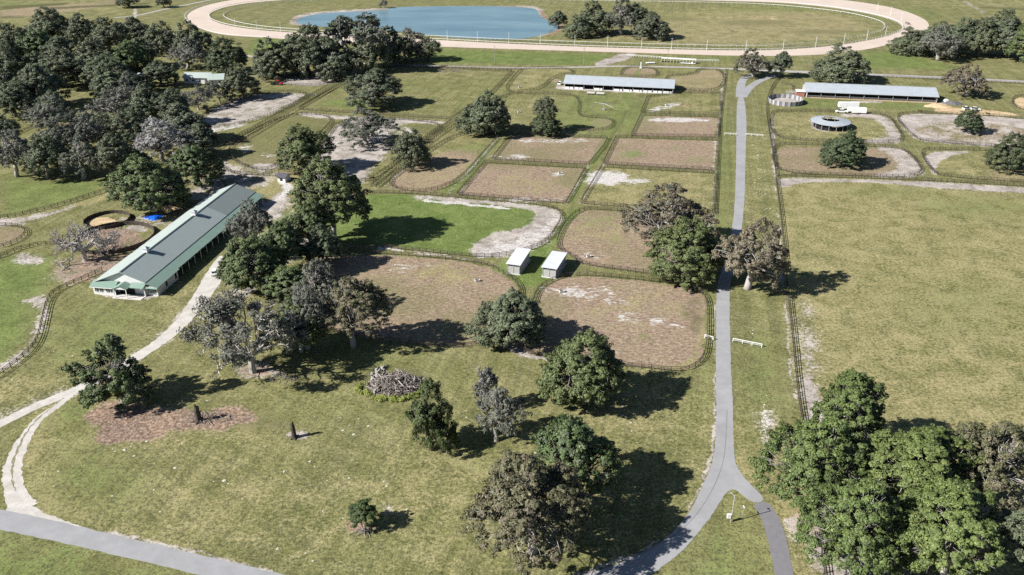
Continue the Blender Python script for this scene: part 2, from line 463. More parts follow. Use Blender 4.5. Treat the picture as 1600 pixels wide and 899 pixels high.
zone('lush', ell(735,230,30,8), 4, .45); zone('lush', ell(600,135,120,10), 8, .3); zone('lush', ell(560,162,60,8), 4, .65); zone('dry', ell(680,118,60,6), 4, .3); zone('dry', ell(690,150,50,14), 5, .3)
zone('bare', [(465,175),(525,181),(700,189),(690,195),(600,189),(520,186),(465,181)], .8, .95)
zone('bare', [(532,184),(640,189),(620,200),(610,225),(600,250),(580,262),(575,291),(500,285),(468,266),(505,222)], 3, .85); zone('sand', ell(620,205,40,8), 3, .35); zone('weed', ell(660,203,40,9), 3, .4)
zone('weed', 'q_b', 2, .35, -2); zone('dry', 'q_b', 2, .3, -2); zone('sand', ell(384,232,13,5), 1.5, .55); zone('sand', ell(420,243,16,3), 1.2, .45); zone('brown', ell(400,250,40,10), 4, .5)
zone('bare', [(385,262),(400,256),(440,256),(430,264),(412,268)], 1, .9)
zone('bare', 'q_d', 1.5, .7, -1); zone('brown', ell(390,175,45,9), 4, .4); zone('sand', [(325,202),(350,196),(395,191),(400,192),(345,206),(320,212)], 1, .5)
zone('bare', 'q_e', 1, .9)
zone('sand', ell(800,300,1,1), 1, 0)
# sandy strips along the fences, lanes
zone('dry', [(590,102),(583,103),(320,248),(330,252)], 1, .5)
for a, b, w in (((700,303),(784,212),3.2), ((715,306),(769,250),2.2), ((884,320),(921,257),2.5), ((906,320),(943,257),2.5), ((592,297),(640,259),3), ((1119,220),(1115,340),3), ((1132,111),(1121,215),2.5)):
    zone('bare', [(a[0]-w,a[1]),(a[0]+w,a[1]),(b[0]+w*.8,b[1]),(b[0]-w*.8,b[1])], .9, .55)
zone('lush', [(884,320),(896,320),(955,218),(1010,100),(990,110),(940,218)], 1, .55)
zone('lush', [(770,425),(800,400),(862,378),(880,338),(896,322),(905,330),(872,372),(862,392),(895,420),(838,450),(830,448),(812,445),(790,428)], 1.5, 1.0)
zone('lush', [(690,300),(786,206),(800,200),(710,304)], .8, .6)
zone('lush', ell(940,178,90,35), 6, .45); zone('dry', ell(943,170,26,9), 2, .5); zone('dry', [(962,145),(967,145),(985,170),(978,172)], .8, .8); zone('weed', [(978,172),(985,172),(955,222),(948,222)], .8, .5)
zone('bare', [(1213,276),(1210,180),(1205,178),(1205,240),(1209,285),(1222,400),(1228,465),(1245,640),(1240,640),(1224,465),(1216,400)], .7, .7)
# verge of the lane
zone('lush', [(1150,160),(1122,200),(1110,350),(1100,470),(1108,540),(1119,540),(1120,470),(1148,340)], 2, .35)
zone('dry', ell(1180,300,16,90), 4, .35); zone('lush', ell(1190,580,35,60), 8, .5); zone('dry', ell(1165,660,20,60), 5, .35)
# north part
zone('lush', [(640,76),(960,86),(920,102),(640,98)], 3, .75); zone('lush', [(400,58),(500,62),(480,90),(380,85)], 3, .7)
zone('lush', [(1345,82),(1400,78),(1460,95),(1520,110),(1340,108)], 6, .7); zone('dry', ell(1450,108,90,7), 6, .4)
zone('bare', [(925,100),(960,88),(975,83),(998,83),(985,92),(950,102),(935,104)], 1.2, .9); zone('lush', ell(1130,92,70,6), 4, .4)
zone('brown', [(905,50),(960,55),(1020,40),(1100,20),(1200,16),(1310,22),(1370,38),(1340,58),(1250,68),(1162,72),(1000,68)], 14, .50)
zone('dry', [(905,50),(960,50),(1020,22),(1100,12),(1200,10),(1320,20),(1380,40),(1340,62),(1250,70),(1162,73),(950,66)], 14, .58)
zone('weed', ell(1180,36,60,5), 8, .42); zone('weed', ell(1060,30,40,4), 8, .4); zone('weed', ell(1290,50,60,4), 8, .45); zone('lush', ell(1210,14,80,5), 10, .4); zone('orange', ell(1170,28,60,3), 8, .35)
zone('weed', [(760,60),(900,66),(1162,76),(1300,70),(1300,74),(1162,79),(900,71),(760,66)], 1, .45)
zone('bare', [(445,36),(468,20),(600,12),(820,8),(848,12),(852,26),(872,33),(882,42),(872,52),(842,58),(830,60),(872,46),(860,34),(838,22),(815,12),(640,12),(560,20),(480,28),(466,36),(500,46),(470,42)], 1.5, .7)
zone('mulch', [(848,14),(852,26),(872,33),(882,42),(872,52),(846,58),(868,44),(852,32),(842,22)], 1.5, .9)
zone('mulch', [(452,34),(470,25),(600,14),(640,9.5),(820,9),(815,12),(640,12),(560,19),(480,27),(464,36)], 1, .6)
zone('dry', ell(1550,4,150,10), 20, .4); zone('lush', ell(1420,25,80,14), 15, .35)
zone('dry', [(0,0),(180,0),(230,20),(130,22),(60,24),(0,40)], 15, .42); zone('brown', [(0,14),(110,8),(200,-4),(230,0),(140,14),(40,26),(0,30)], 8, .95); zone('weed', [(0,10),(110,4),(100,8),(0,16)], 4, .8); zone('lush', ell(30,7,45,3), 8, .5)
zone('weed', [(70,12),(240,4),(230,7),(70,16)], 3, .8); zone('weed', [(0,25),(40,24),(40,28),(0,29)], 3, .6)
zone('bare', [(208,14),(214,14),(213,62),(209,62)], 1, .9)
zone('brown', ell(1560,8,60,4), 10, .4); zone('bare', [(1510,2),(1550,26),(1545,26),(1505,3)], 3, .8); zone('weed', [(1530,10),(1620,14),(1620,17),(1530,13)], 3, .6)
# west side
zone('lush', [(0,285),(180,280),(150,302),(95,318),(0,338)], 4, .65); zone('lush', [(0,270),(90,285),(190,278),(180,285),(90,295),(0,300)], 3, .5)
zone('dry', [(-40,345),(37,338),(95,325),(178,300),(215,290),(215,300),(140,318),(80,332),(-40,362)], 1.5, 1.0); zone('bare', [(-40,346),(37,340),(120,320),(122,325),(40,350),(-40,360)], 2, .75)
zone('brown', [(0,352),(30,355),(40,362),(32,372),(0,386)], 2, .9)
zone('lush', [(-40,405),(60,395),(95,420),(75,450),(40,462),(60,480),(52,525),(25,555),(-40,585)], 6, .75); zone('dry', ell(20,500,60,60), 20, .3)
zone('bare', ell(42,405,24,9), 2, .8); zone('sand', ell(38,406,12,4), 2, .5); zone('bare', [(72,460),(30,470),(60,478),(62,490),(52,530),(28,555),(0,575),(0,580),(34,560),(62,530),(72,485)], 1.5, .85)
zone('mulch', [(88,410),(130,395),(250,395),(225,430),(150,447),(100,440),(82,425)], 3, .60); zone('bare', [(82,425),(130,398),(215,404),(190,425),(130,440),(88,445)], 3, .65)
zone('mulch', ell(178,374,46,19), 1, .75); zone('bare', ell(212,358,18,6), 1, .8); zone('orange', ell(160,348,24,8), 1, 1.0); zone('bare', ell(238,345,60,10), 3, .5); zone('mulch', ell(285,330,50,22), 4, .45)
zone('bare', [(270,300),(330,270),(380,250),(440,275),(420,290),(300,330)], 4, .55)
zone('bare', [(340,255),(352,250),(372,268),(360,280),(345,270)], 2, .8)
zone('dry', [(395,295),(430,262),(470,270),(470,330),(440,330)], 2, .9); zone('sand', [(424,283),(460,287),(455,300),(432,318),(428,312),(446,292)], 1.2, .85); zone('bare', [(380,335),(440,296),(458,300),(440,345),(400,345)], 3, .8)
zone('bare', [(340,430),(440,330),(520,330),(470,400),(440,450)], 6, .5)
zone('orange', [(455,335),(480,330),(478,360),(460,362)], 2, .6)
zone('lush', [(110,465),(230,475),(220,530),(120,590),(60,560),(90,500)], 12, .45); zone('dry', [(230,470),(320,430),(300,470),(225,540),(160,580),(240,520)], 5, .55); zone('dry', [(-20,600),(110,560),(110,600),(-20,650)], 8, .7)
zone('bare', [(144,455),(160,462),(215,470),(255,463),(250,457),(150,450)], .8, .9)
zone('bare', [(325,440),(345,420),(400,440),(330,520)], 3, .35)
# foreground lawn
zone('mulch', [(128,652),(148,636),(176,634),(200,640),(236,634),(262,646),(250,662),(262,676),(232,690),(196,688),(166,698),(148,690),(156,672),(140,664)], 1.4, .9)
zone('mulch', [(240,648),(288,636),(322,642),(362,634),(392,644),(402,658),(372,664),(350,674),(310,668),(280,678),(252,672)], 1.4, .86)
zone('orange', ell(262,650,22,5), 1.5, .5); zone('bare', ell(215,670,40,12), 2, .45); zone('bare', ell(160,655,24,10), 2, .42); zone('orange', ell(345,655,25,5), 1.5, .42)
zone('brown', [(125,650),(150,632),(200,625),(400,632),(415,662),(380,680),(250,694),(170,700),(150,694)], 4, .52)
zone('bare', [(332,418),(350,410),(322,470),(300,500),(268,534),(226,560),(180,590),(110,625),(50,646),(-40,688),(-40,660),(50,622),(110,600),(180,570),(226,536),(262,508),(296,470),(318,440)], 1.4, .42)
zone('weed', ell(420,660,40,12), 4, .42); zone('brown', ell(430,665,45,14), 4, .4)
zone('dry', [(160,690),(420,660),(420,690),(200,705)], 4, .6)
zone('mulch', ell(398,580,30,9), 1.5, .7); zone('bare', ell(400,580,34,10), 2, .75); zone('bare', ell(463,680,16,7), 1, .9); zone('mulch', ell(568,824,26,10,tilt=15), 1.5, .9); zone('bare', ell(600,793,12,6), 1.5, .6)
zone('mulch', ell(200,633,48,12), 2, .6)
zone('bare', [(800,530),(793,530),(783,540),(800,552),(815,556),(860,566),(860,560),(815,548)], .8, .9); zone('bare', ell(799,536,10,7), 1, .9)
zone('weed', ell(615,600,56,32), 1.5, .5)
zone('dry', [(55,640),(110,625),(105,660),(75,690),(75,740),(120,790),(200,830),(330,862),(250,850),(70,812),(40,790),(30,740),(35,690)], 4, .95)
zone('bare', [(37,805),(45,790),(70,808),(120,822),(250,850),(400,884),(440,897),(400,890),(250,853),(125,827)], 1, .95)
zone('lush', ell(145,755,55,38), 10, .6); zone('lush', ell(105,650,22,25), 5, .6); zone('dry', ell(660,790,110,60), 15, .58); zone('dry', ell(480,800,120,50), 15, .52); zone('dry', ell(700,720,90,50), 12, .58)
zone('dry', ell(300,790,110,45), 14, .5); zone('lush', ell(560,560,120,14), 8, .35); zone('dry', ell(1020,640,70,60), 12, .58); zone('lush', ell(750,700,40,20), 6, .4); zone('lush', ell(520,640,100,30), 15, .25); zone('dry', ell(560,620,90,20), 8, .48)
zone('lush', [(-60,830),(100,855),(310,905),(310,960),(-60,960)], 5, .55); zone('lush', [(1060,880),(1130,790),(1170,790),(1200,860),(1205,950),(1000,950)], 5, .38); zone('dry', ell(1165,860,30,12), 4, .4)
zone('dry', [(1100,560),(1118,590),(1118,680),(1098,740),(1060,800),(1040,790),(1090,700)], 5, .6); zone('dry', ell(840,770,140,90), 20, .48)
zone('lush', [(1090,560),(1117,540),(1118,640),(1100,640)], 4, .4)
zone('bare', [(840,922),(905,895),(985,868),(1022,850),(1035,842),(1022,853),(985,873),(905,902),(840,930)], .8, 1.0)
zone('mulch', ell(1270,780,20,60), 4, .5)
zone('dry', [(1150,640),(1147,718),(1153,733),(1165,750),(1200,782),(1212,790),(1175,740),(1165,700)], 1.5, .8)
zone('bare', [(1116,450),(1118,450),(1117,575),(1119,650),(1117,690),(1112,725),(1100,752),(1075,803),(1073,803),(1110,720),(1116,650)], .4, .8)
# round pens and barn surroundings
zone('bare', ell(1227,158.5,26,7), .6, 1.0); zone('bare', ell(1297,195,33,11), 1, .9); zone('orange', [(1450,159),(1475,162),(1490,170),(1560,172),(1600,182),(1575,182),(1500,178),(1458,176),(1462,168)], 1.5, .9)
zone('lush', [(1235,150),(1450,160),(1455,174),(1360,170),(1240,168)], 3, .5); zone('dry', ell(1365,165,12,7), 2, .7); zone('bare', [(1330,158),(1380,157),(1380,160),(1330,161)], 1, .8)
zone('brown', [(1235,140),(1258,140),(1258,155),(1240,152)], 2, .7)
zone('bare', ell(160,170,10,8), 1, .7); zone('dry', ell(130,180,50,20), 5, .5); zone('lush', ell(170,150,40,20), 5, .4); zone('dry', ell(250,90,60,14), 5, .3)
zone('bare', [(870,131),(885,135),(1056,146),(1056,148),(880,141),(868,140)], .8, .7)

def build_ground():
    # rows: spacing grows with distance, columns fan out from under the viewpoint
    ys = []
    py = 960.0
    while py > -60: ys.append(G(800, py)[1]); py -= 1.6 if py > 60 else 0.8
    far = [ys[-1] * k for k in (1.1, 1.3, 1.7, 2.5, 4)] + [6000.0]
    near = [-400, -100, 0, 40, 70]
    near = [q for q in near if q < ys[0] - 5]
    ys = np.array(near + ys + far)
    ts = np.concatenate([[-2.5, -1.2, -.85], np.arange(-.70, .7001, 1.9 / FOC), [.85, 1.2, 2.5]])
    W = np.maximum(ys * 1.0, 60.0)
    # width per unit t: depth along the optical axis at that row
    dep = np.maximum(ys * CP + CAM_H * SP, 60.0)
    X = ts[None, :] * dep[:, None]
    Y = np.repeat(ys[:, None], len(ts), 1)
    nr, nc = X.shape
    N = nr * nc
    co = np.zeros((N, 3), np.float32); co[:, 0] = X.ravel(); co[:, 1] = Y.ravel()
    xf = X.ravel(); yf = Y.ravel()
    # warp: natural wobble of every zone edge
    w = np.zeros((8, N), np.float32)
    def wob(x, y, s, ph): return np.sin(x * s + ph + 1.7 * np.sin(y * s * .7 + ph)) * np.cos(y * s * 1.1 - ph + 1.3 * np.sin(x * s * .6))
    for zi, (ch, poly, fe, k, grow) in enumerate(Z):
        if k <= 0: continue
        q = np.array(chaikin([G(*p) for p in poly], 2, True) if 5 < len(poly) < 60 else [G(*p) for p in poly])
        pad = fe * 1.5 + 2
        mn = q.min(0) - pad; mx = q.max(0) + pad
        sel = np.where((xf > mn[0]) & (xf < mx[0]) & (yf > mn[1]) & (yf < mx[1]))[0]
        if len(sel) == 0: continue
        wa = min(.5 + fe * .25, 3.0)
        x = xf[sel] + wa * wob(xf[sel], yf[sel], .22, zi) * .6 + wa * .5 * wob(xf[sel], yf[sel], .6, zi * 2)
        y = yf[sel] + wa * wob(yf[sel], xf[sel], .25, zi + 3) * .6 + wa * .5 * wob(yf[sel], xf[sel], .7, zi * 3)
        inside = np.zeros(len(sel), bool); d2 = np.full(len(sel), 1e12)
        for i in range(len(q)):
            ax, ay = q[i]; bx, by = q[(i + 1) % len(q)]
            dx, dy = bx - ax, by - ay
            l2 = dx * dx + dy * dy
            if l2 < 1e-9: continue
            t = np.clip(((x - ax) * dx + (y - ay) * dy) / l2, 0, 1)
            d2 = np.minimum(d2, (x - ax - t * dx) ** 2 + (y - ay - t * dy) ** 2)
            c = ((ay > y) != (by > y)) & (x < dx * (y - ay) / (dy if abs(dy) > 1e-9 else 1e-9) + ax)
            inside ^= c
        sd = np.sqrt(d2) * np.where(inside, 1, -1) + grow
        a = np.clip(sd / (2 * fe) + .5, 0, 1); a = a * a * (3 - 2 * a) * k
        w[ch, sel] = np.maximum(w[ch, sel], a)
    me = bpy.data.meshes.new('ground')
    idx = np.arange(N).reshape(nr, nc)
    f = np.stack([idx[:-1, :-1], idx[:-1, 1:], idx[1:, 1:], idx[1:, :-1]], -1).reshape(-1, 4)
    nf = len(f)
    me.vertices.add(N); me.vertices.foreach_set('co', co.ravel())
    me.loops.add(nf * 4); me.loops.foreach_set('vertex_index', f.ravel().astype(np.int32))
    me.polygons.add(nf); me.polygons.foreach_set('loop_start', np.arange(0, nf * 4, 4, dtype=np.int32))
    try: me.polygons.foreach_set('loop_total', np.full(nf, 4, np.int32))
    except Exception: pass
    me.update(calc_edges=True)
    for nme, o in (('cover_a', 0), ('cover_b', 4)):
        at = me.attributes.new(nme, 'FLOAT_COLOR', 'POINT')
        at.data.foreach_set('color', w[o:o + 4].T.astype(np.float32).ravel())
    return me

def rot(n, vec, deg):
    t = n.nodes.new("ShaderNodeMapping"); t.inputs['Rotation'].default_value = (0, 0, R(deg))
    n.links.new(vec, t.inputs['Vector']); return t.outputs[0]

def ground_material():
    m, n, b = mat_new('ground_cover')
    pos = n.nodes.new("ShaderNodeNewGeometry").outputs['Position']
    ca = n.nodes.new("ShaderNodeAttribute"); ca.attribute_name = 'cover_a'
    cb = n.nodes.new("ShaderNodeAttribute"); cb.attribute_name = 'cover_b'
    sa = n.nodes.new("ShaderNodeSeparateColor"); n.links.new(ca.outputs['Color'], sa.inputs[0])
    sb = n.nodes.new("ShaderNodeSeparateColor"); n.links.new(cb.outputs['Color'], sb.inputs[0])
    W = dict(lush=sa.outputs[0], dry=sa.outputs[1], brown=sa.outputs[2], sand=ca.outputs['Alpha'],
             weed=sb.outputs[0], bare=sb.outputs[1], mulch=sb.outputs[2], orange=cb.outputs['Alpha'])
    big = noise(n, .018, 5, .6, pos)              # tens of metres
    mid = noise(n, .13, 7, .75, pos, .6)          # metres
    fine = noise(n, 1.15, 4, .8, pos)             # tufts
    grit = noise(n, 2.6, 3, .7, pos)
    streak = noise(n, .8, 4, .7, scaled(n, pos, (.35, 1.6, 1)), .3)
    drag = noise(n, 1.0, 4, .75, scaled(n, pos, (.5, 1.3, 1)))
    tuft = math_(n, 'ADD', math_(n, 'MULTIPLY', fine, .55), math_(n, 'MULTIPLY', grit, .45))
    def tone(lo, hi, f, a=.36, z=.64): return mixc(n, maprange(n, f, a, z), lo, hi)
    def mask(wv, k, f1, f2, sharp):
        nn = math_(n, 'ADD', math_(n, 'MULTIPLY', math_(n, 'SUBTRACT', f1, .5), k * 2.0), math_(n, 'MULTIPLY', math_(n, 'SUBTRACT', f2, .5), k * 2.4))
        x = math_(n, 'ADD', wv, math_(n, 'MULTIPLY', nn, 1.0))
        # nothing where the weight is zero
        x = math_(n, 'MULTIPLY', x, maprange(n, wv, 0.0, .12))
        return maprange(n, x, .5 - sharp, .5 + sharp)
    grass = tone((.108, .114, .043), (.178, .174, .078), mid, .36, .64)
    grass = mixc(n, maprange(n, big, .35, .65, 0, .55), grass, tone((.142, .132, .060), (.222, .192, .102), mid, .38, .62))
    grass = mixc(n, .9, grass, tone((.36, .38, .34), (1.64, 1.62, 1.60), tuft, .40, .60), 'MULTIPLY')
    # bleached blades showing through
    straw = maprange(n, math_(n, 'ADD', math_(n, 'MULTIPLY', mid, .5), math_(n, 'MULTIPLY', grit, .5)), .52, .62, 0, .5)
    grass = mixc(n, straw, grass, (.235, .215, .125))
    ml = noise(n, 1.0, 2, .5, scaled(n, rot(n, pos, 12), (.55, .012, 1)))
    grass = mixc(n, .8, grass, tone((.86, .87, .88), (1.13, 1.12, 1.10), ml, .40, .60), 'MULTIPLY')
    arc = noise(n, 1.0, 2, .5, scaled(n, rot(n, pos, -58), (.45, .015, 1)))
    grass = mixc(n, .6, grass, tone((.88, .89, .90), (1.12, 1.11, 1.10), arc, .40, .60), 'MULTIPLY')
    col = grass
    def lay(name, c, k, f1, f2, sharp, amount=1.0):
        nonlocal col
        mk = mask(W[name], k, f1, f2, sharp)
        if amount != 1.0: mk = math_(n, 'MULTIPLY', mk, amount)
        col = mixc(n, mk, col, c)
    mul = tone((.55, .55, .55), (1.45, 1.45, 1.45), tuft, .40, .60)
    bmul = mixc(n, 1.0, mul, tone((.9, .9, .9), (1.1, 1.1, 1.1), drag), 'MULTIPLY')
    brown = tone((.178, .128, .090), (.288, .218, .160), drag, .40, .60)
    brown = mixc(n, maprange(n, mid, .46, .58, 0, .6), brown, (.255, .205, .135))
    brown = mixc(n, maprange(n, big, .48, .58, 0, .65), brown, (.155, .145, .070))
    lay('brown', mixc(n, 1.0, brown, bmul, 'MULTIPLY'), .55, mid, drag, .16)
    lay('dry', mixc(n, 1.0, tone((.190, .172, .078), (.278, .242, .122), mid, .36, .64), mul, 'MULTIPLY'), .9, mid, fine, .25, .85)
    lay('lush', mixc(n, 1.0, tone((.078, .120, .028), (.145, .182, .056), mid, .38, .62), mul, 'MULTIPLY'), .9, mid, fine, .30, .9)
    lay('weed', mixc(n, 1.0, tone((.045, .052, .022), (.105, .100, .045), fine), mul, 'MULTIPLY'), 1.0, mid, fine, .22, .85)
    lay('bare', mixc(n, .7, tone((.235, .205, .18), (.40, .36, .325), mid, .4, .6), mul, 'MULTIPLY'), .9, mid, fine, .16)
    lay('sand', mixc(n, .45, tone((.33, .305, .28), (.55, .525, .50), fine), mul, 'MULTIPLY'), 1.25, mid, streak, .09)
    lay('orange', mixc(n, .5, tone((.36, .26, .15), (.52, .40, .25), mid), mul, 'MULTIPLY'), .7, mid, fine, .2)
    m1 = mixc(n, .5, tone((.08, .055, .042), (.32, .25, .21), fine, .42, .58), tone((.15, .10, .07), (.30, .20, .13), mid, .42, .58))
    lay('mulch', mixc(n, .9, m1, mul, 'MULTIPLY'), 1.0, mid, fine, .15)
    n.links.new(col, b.inputs['Base Color'])
    b.inputs['Roughness'].default_value = .95; b.inputs['Specular IOR Level'].default_value = .1
    bp = n.nodes.new("ShaderNodeBump"); bp.inputs['Strength'].default_value = .55; bp.inputs['Distance'].default_value = .25
    n.links.new(tuft, bp.inputs['Height']); n.links.new(bp.outputs[0], b.inputs['Normal'])
    return m

gme = build_ground()
gme.materials.append(ground_material())
tag(link('ground', gme), kind='structure')

def sheet(name, rings, z, mat, jitter=0.0, step=2.0, smooth=2, px=True, kind='structure', parent=None):
    loops = []
    for r_ in rings:
        w_ = [G(*p) for p in r_] if px else r_
        if smooth: w_ = chaikin(w_, smooth, True)
        if step: w_ = resample(w_, step, True)
        if jitter: w_ = [(x + random.uniform(-1, 1) * jitter, y + random.uniform(-1, 1) * jitter) for x, y in w_]
        loops.append([Vector((x, y, 0)) for x, y in w_])
    tris = tessellate_polygon(loops)
    flat = [v for l in loops for v in l]
    me = bpy.data.meshes.new(name)
    me.from_pydata([(v.x, v.y, z) for v in flat], [], [tuple(t) for t in tris])
    bm = bmesh.new(); bm.from_mesh(me)
    bmesh.ops.recalc_face_normals(bm, faces=bm.faces)
    for f in bm.faces:
        if f.normal.z < 0: f.normal_flip()
    bm.to_mesh(me); bm.free()
    me.materials.append(mat)
    o = link(name, me, parent)
    if kind: o['kind'] = kind
    return o

def ribbon(name, pts, widths, z, mat, jitter=0.0, step=2.0, px=True):
    w_ = [G(*p) for p in pts] if px else pts
    if isinstance(widths, (int, float)): widths = [widths] * len(w_)
    # smooth positions and widths together
    q = [(x, y, wd) for (x, y), wd in zip(w_, widths)]
    for _ in range(3):
        out = [q[0]]
        for a, b_ in zip(q[:-1], q[1:]):
            out.append(tuple(a[i] * .75 + b_[i] * .25 for i in range(3))); out.append(tuple(a[i] * .25 + b_[i] * .75 for i in range(3)))
        out.append(q[-1]); q = out
    vs_ = []; fs = []
    for i, (x, y, wd) in enumerate(q):
        a = q[max(i - 1, 0)]; c = q[min(i + 1, len(q) - 1)]
        dx, dy = c[0] - a[0], c[1] - a[1]; l = math.hypot(dx, dy) or 1
        nx, ny = -dy / l, dx / l
        j1 = random.uniform(-1, 1) * jitter; j2 = random.uniform(-1, 1) * jitter
        vs_ += [(x + nx * (wd / 2 + j1), y + ny * (wd / 2 + j1), z), (x - nx * (wd / 2 + j2), y - ny * (wd / 2 + j2), z)]
    for i in range(len(q) - 1): fs.append((2 * i + 1, 2 * i + 3, 2 * i + 2, 2 * i))
    me = bpy.data.meshes.new(name); me.from_pydata(vs_, [], fs); me.materials.append(mat)
    o = link(name, me); o['kind'] = 'structure'
    return o

random.seed(3)
M['strip'] = sheet_mat('dry_grass_strip', (.20, .18, .11), .3, (.8, 4.0), .95)
sheet('pond_water', [P['pond']], .02, M['water'], .3, 3)
sheet('racetrack', [P['track_out'], P['track_in']], .02, M['track'], .05, 6)
sheet('paved_road', [P['main_road']], .03, M['asphalt'], .10, .8)
sheet('newer_asphalt', [[(1175,787),(1200,782.5),(1216,808),(1228,835),(1240,899),(1256,980),(1280,1120),(1300,1400),(1255,1400),(1245,1120),(1226,980),(1211,899),(1200,842),(1188,807)]], .036, M['asphalt_dark'], .06, .8, 1)
ribbon('lower_road', [(-160,795),(-60,804),(0,811.5),(60,824),(130,840),(225,862),(350,892),(440,914),(540,935),(660,948),(780,945),(880,925),(940,905)], [5.3,5.0,4.8,4.7,4.6,4.4,4.3,4.4,4.5,4.5,4.5,4.5,3.5], .022, M['asphalt'], .12)
ribbon('gravel_drive', [(352,400),(335,428),(326,448),(308,474),(286,503),(258,529),(228,549),(180,580),(140,600),(110,614),(55,634),(0,664),(-60,690)], [4,5.5,6,5.2,4.4,3.8,3.5,3.3,3.3,3.3,2.9,2.8,2.8], .02, M['gravel'], .22)
ribbon('gravel_drive', [(112,618),(88,636),(62,652),(46,674),(29,702),(19,728),(18,752),(27,776),(38,796)], [1.6,2.0,2.2,2.6,3.2,3.6,3.7,4.0,5.0], .014, M['gravel'], .25)
sheet('gravel_apron', [[(20,772),(34,774),(46,788),(72,803),(128,822),(150,832),(60,822),(0,806),(8,800),(18,790)]], .010, M['gravel'], .3, 1.0, 1)
ribbon('road_seam', [(1136,640),(1134,690),(1131,720),(1119,755),(1098,792),(1072,823),(1035,850),(985,875),(930,902),(880,925)], .14, .040, M['asphalt_dark'], .02)
ribbon('grass_strip', [(100,622),(76,641),(56,656),(40,678),(27,702),(19,728),(18,750),(24,768)], [.1,.3,.25,.3,.5,.5,.3,.1], .024, M['strip'], .22)
ribbon('far_road', [(560,99),(600,101),(700,103.5),(800,106.5),(900,105.5),(960,103.5),(1040,104.5),(1140,107.5),(1200,110),(1270,113.5),(1375,117.5),(1480,122),(1600,128),(1760,136)], [3.4]*8+[5.2,5.6,5.6,5.6,5.6,5.6], .02, M['far_road'], .15)
ribbon('far_road', [(1212,118),(1196,122.5),(1180,130),(1168,140),(1160,152)], [4,4,4.4,4.6,4.8], .041, M['asphalt'], .05)
ribbon('far_road', [(1178,115.5),(1166,120),(1159,127),(1157,138),(1157,152)], [3.5,4,4.6,4.8,5.0], .050, M['asphalt'], .05)
ribbon('far_path', [(178,28),(215,25),(255,15),(300,6),(340,-2)], 3.2, .014, M['far_road'], .2)
ribbon('far_path', [(360,82),(400,90),(430,95),(470,99),(520,100),(562,99)], 3.4, .014, M['far_road'], .2)

# ------------------------------------------------------------------ trees
def quads_mesh(name, V, tone, mats, midx):
    """V: (n,4,3) quads; tone per face"""
    n = len(V)
    me = bpy.data.meshes.new(name)
    me.vertices.add(n * 4); me.vertices.foreach_set('co', V.reshape(-1).astype(np.float32))
    me.loops.add(n * 4); me.loops.foreach_set('vertex_index', np.arange(n * 4, dtype=np.int32))
    me.polygons.add(n); me.polygons.foreach_set('loop_start', np.arange(0, n * 4, 4, dtype=np.int32))
    try: me.polygons.foreach_set('loop_total', np.full(n, 4, np.int32))
    except Exception: pass
    for m in mats: me.materials.append(m)
    me.polygons.foreach_set('material_index', midx.astype(np.int32))
    me.update(calc_edges=True)
    at = me.attributes.new('tone', 'FLOAT', 'FACE'); at.data.foreach_set('value', tone.astype(np.float32))
    return me

def unit(a): return a / np.maximum(np.linalg.norm(a, axis=-1, keepdims=True), 1e-9)

def leaves(rs, C, rad, per, size, flat=.7, tone=.5, hang=0.0):
    """leaf sprays spread over the surface of every clump"""
    n = len(C) * per
    c = np.repeat(C, per, 0); rr = np.repeat(rad, per)
    d = unit(rs.normal(size=(n, 3)) + np.array([0, 0, .35]))
    rfac = rs.uniform(.45, 1.08, n) ** .7
    p = c + d * (rr * rfac)[:, None] * np.array([1, 1, flat])
    nrm = unit(d + unit(c) * .60 + rs.normal(size=(n, 3)) * .36 + np.array([0, 0, .2]))
    t = unit(np.cross(nrm, rs.normal(size=(n, 3)))); b = np.cross(nrm, t)
    s = size * rs.uniform(.5, 1.3, n)[:, None]; a = s * rs.uniform(.45, .9, n)[:, None]
    V = np.stack([p - t * s - b * a * .3, p + b * a * -.8, p + t * s + b * a * .2, p + b * a], 1)
    tn = np.repeat(rs.uniform(-.22, .22, len(C)), per) + tone + rs.normal(size=n) * .15
    return V, np.clip(tn, 0, 1)

def strands(rs, C, rad, per, length, width):
    n = len(C) * per
    c = np.repeat(C, per, 0); rr = np.repeat(rad, per)
    ph = rs.uniform(0, 2 * np.pi, n)
    p = c + np.stack([np.cos(ph) * rr * rs.uniform(.2, 1, n), np.sin(ph) * rr * rs.uniform(.2, 1, n), -rr * rs.uniform(.1, .6, n)], 1)
    a2 = rs.uniform(0, np.pi, n); h = np.stack([np.cos(a2), np.sin(a2), 0 * a2], 1) * (width * rs.uniform(.5, 1.4, n))[:, None]
    l = (length * rs.uniform(.3, 1.3, n))[:, None] * np.array([0, 0, -1.0]) + rs.normal(size=(n, 3)) * length * .12
    V = np.stack([p - h, p + h, p + l + h * .2, p + l - h * .2], 1)
    return V, np.clip(rs.uniform(.1, .9, n), 0, 1)

def limb(mb, rs, p0, p1, r0, r1, mat, bend=.12, seg=4, n=5):
    p0 = np.array(p0, float); p1 = np.array(p1, float); L_ = np.linalg.norm(p1 - p0)
    off = rs.normal(size=3) * L_ * bend
    pts = []
    for i in range(seg + 1):
        t = i / seg
        pts.append(p0 * (1 - t) + p1 * t + off * math.sin(math.pi * t) + rs.normal(size=3) * L_ * .02 * (0 < i < seg))
    mb.path(pts, [r0 + (r1 - r0) * (i / seg) ** .8 for i in range(seg + 1)], n, mat)
    return pts

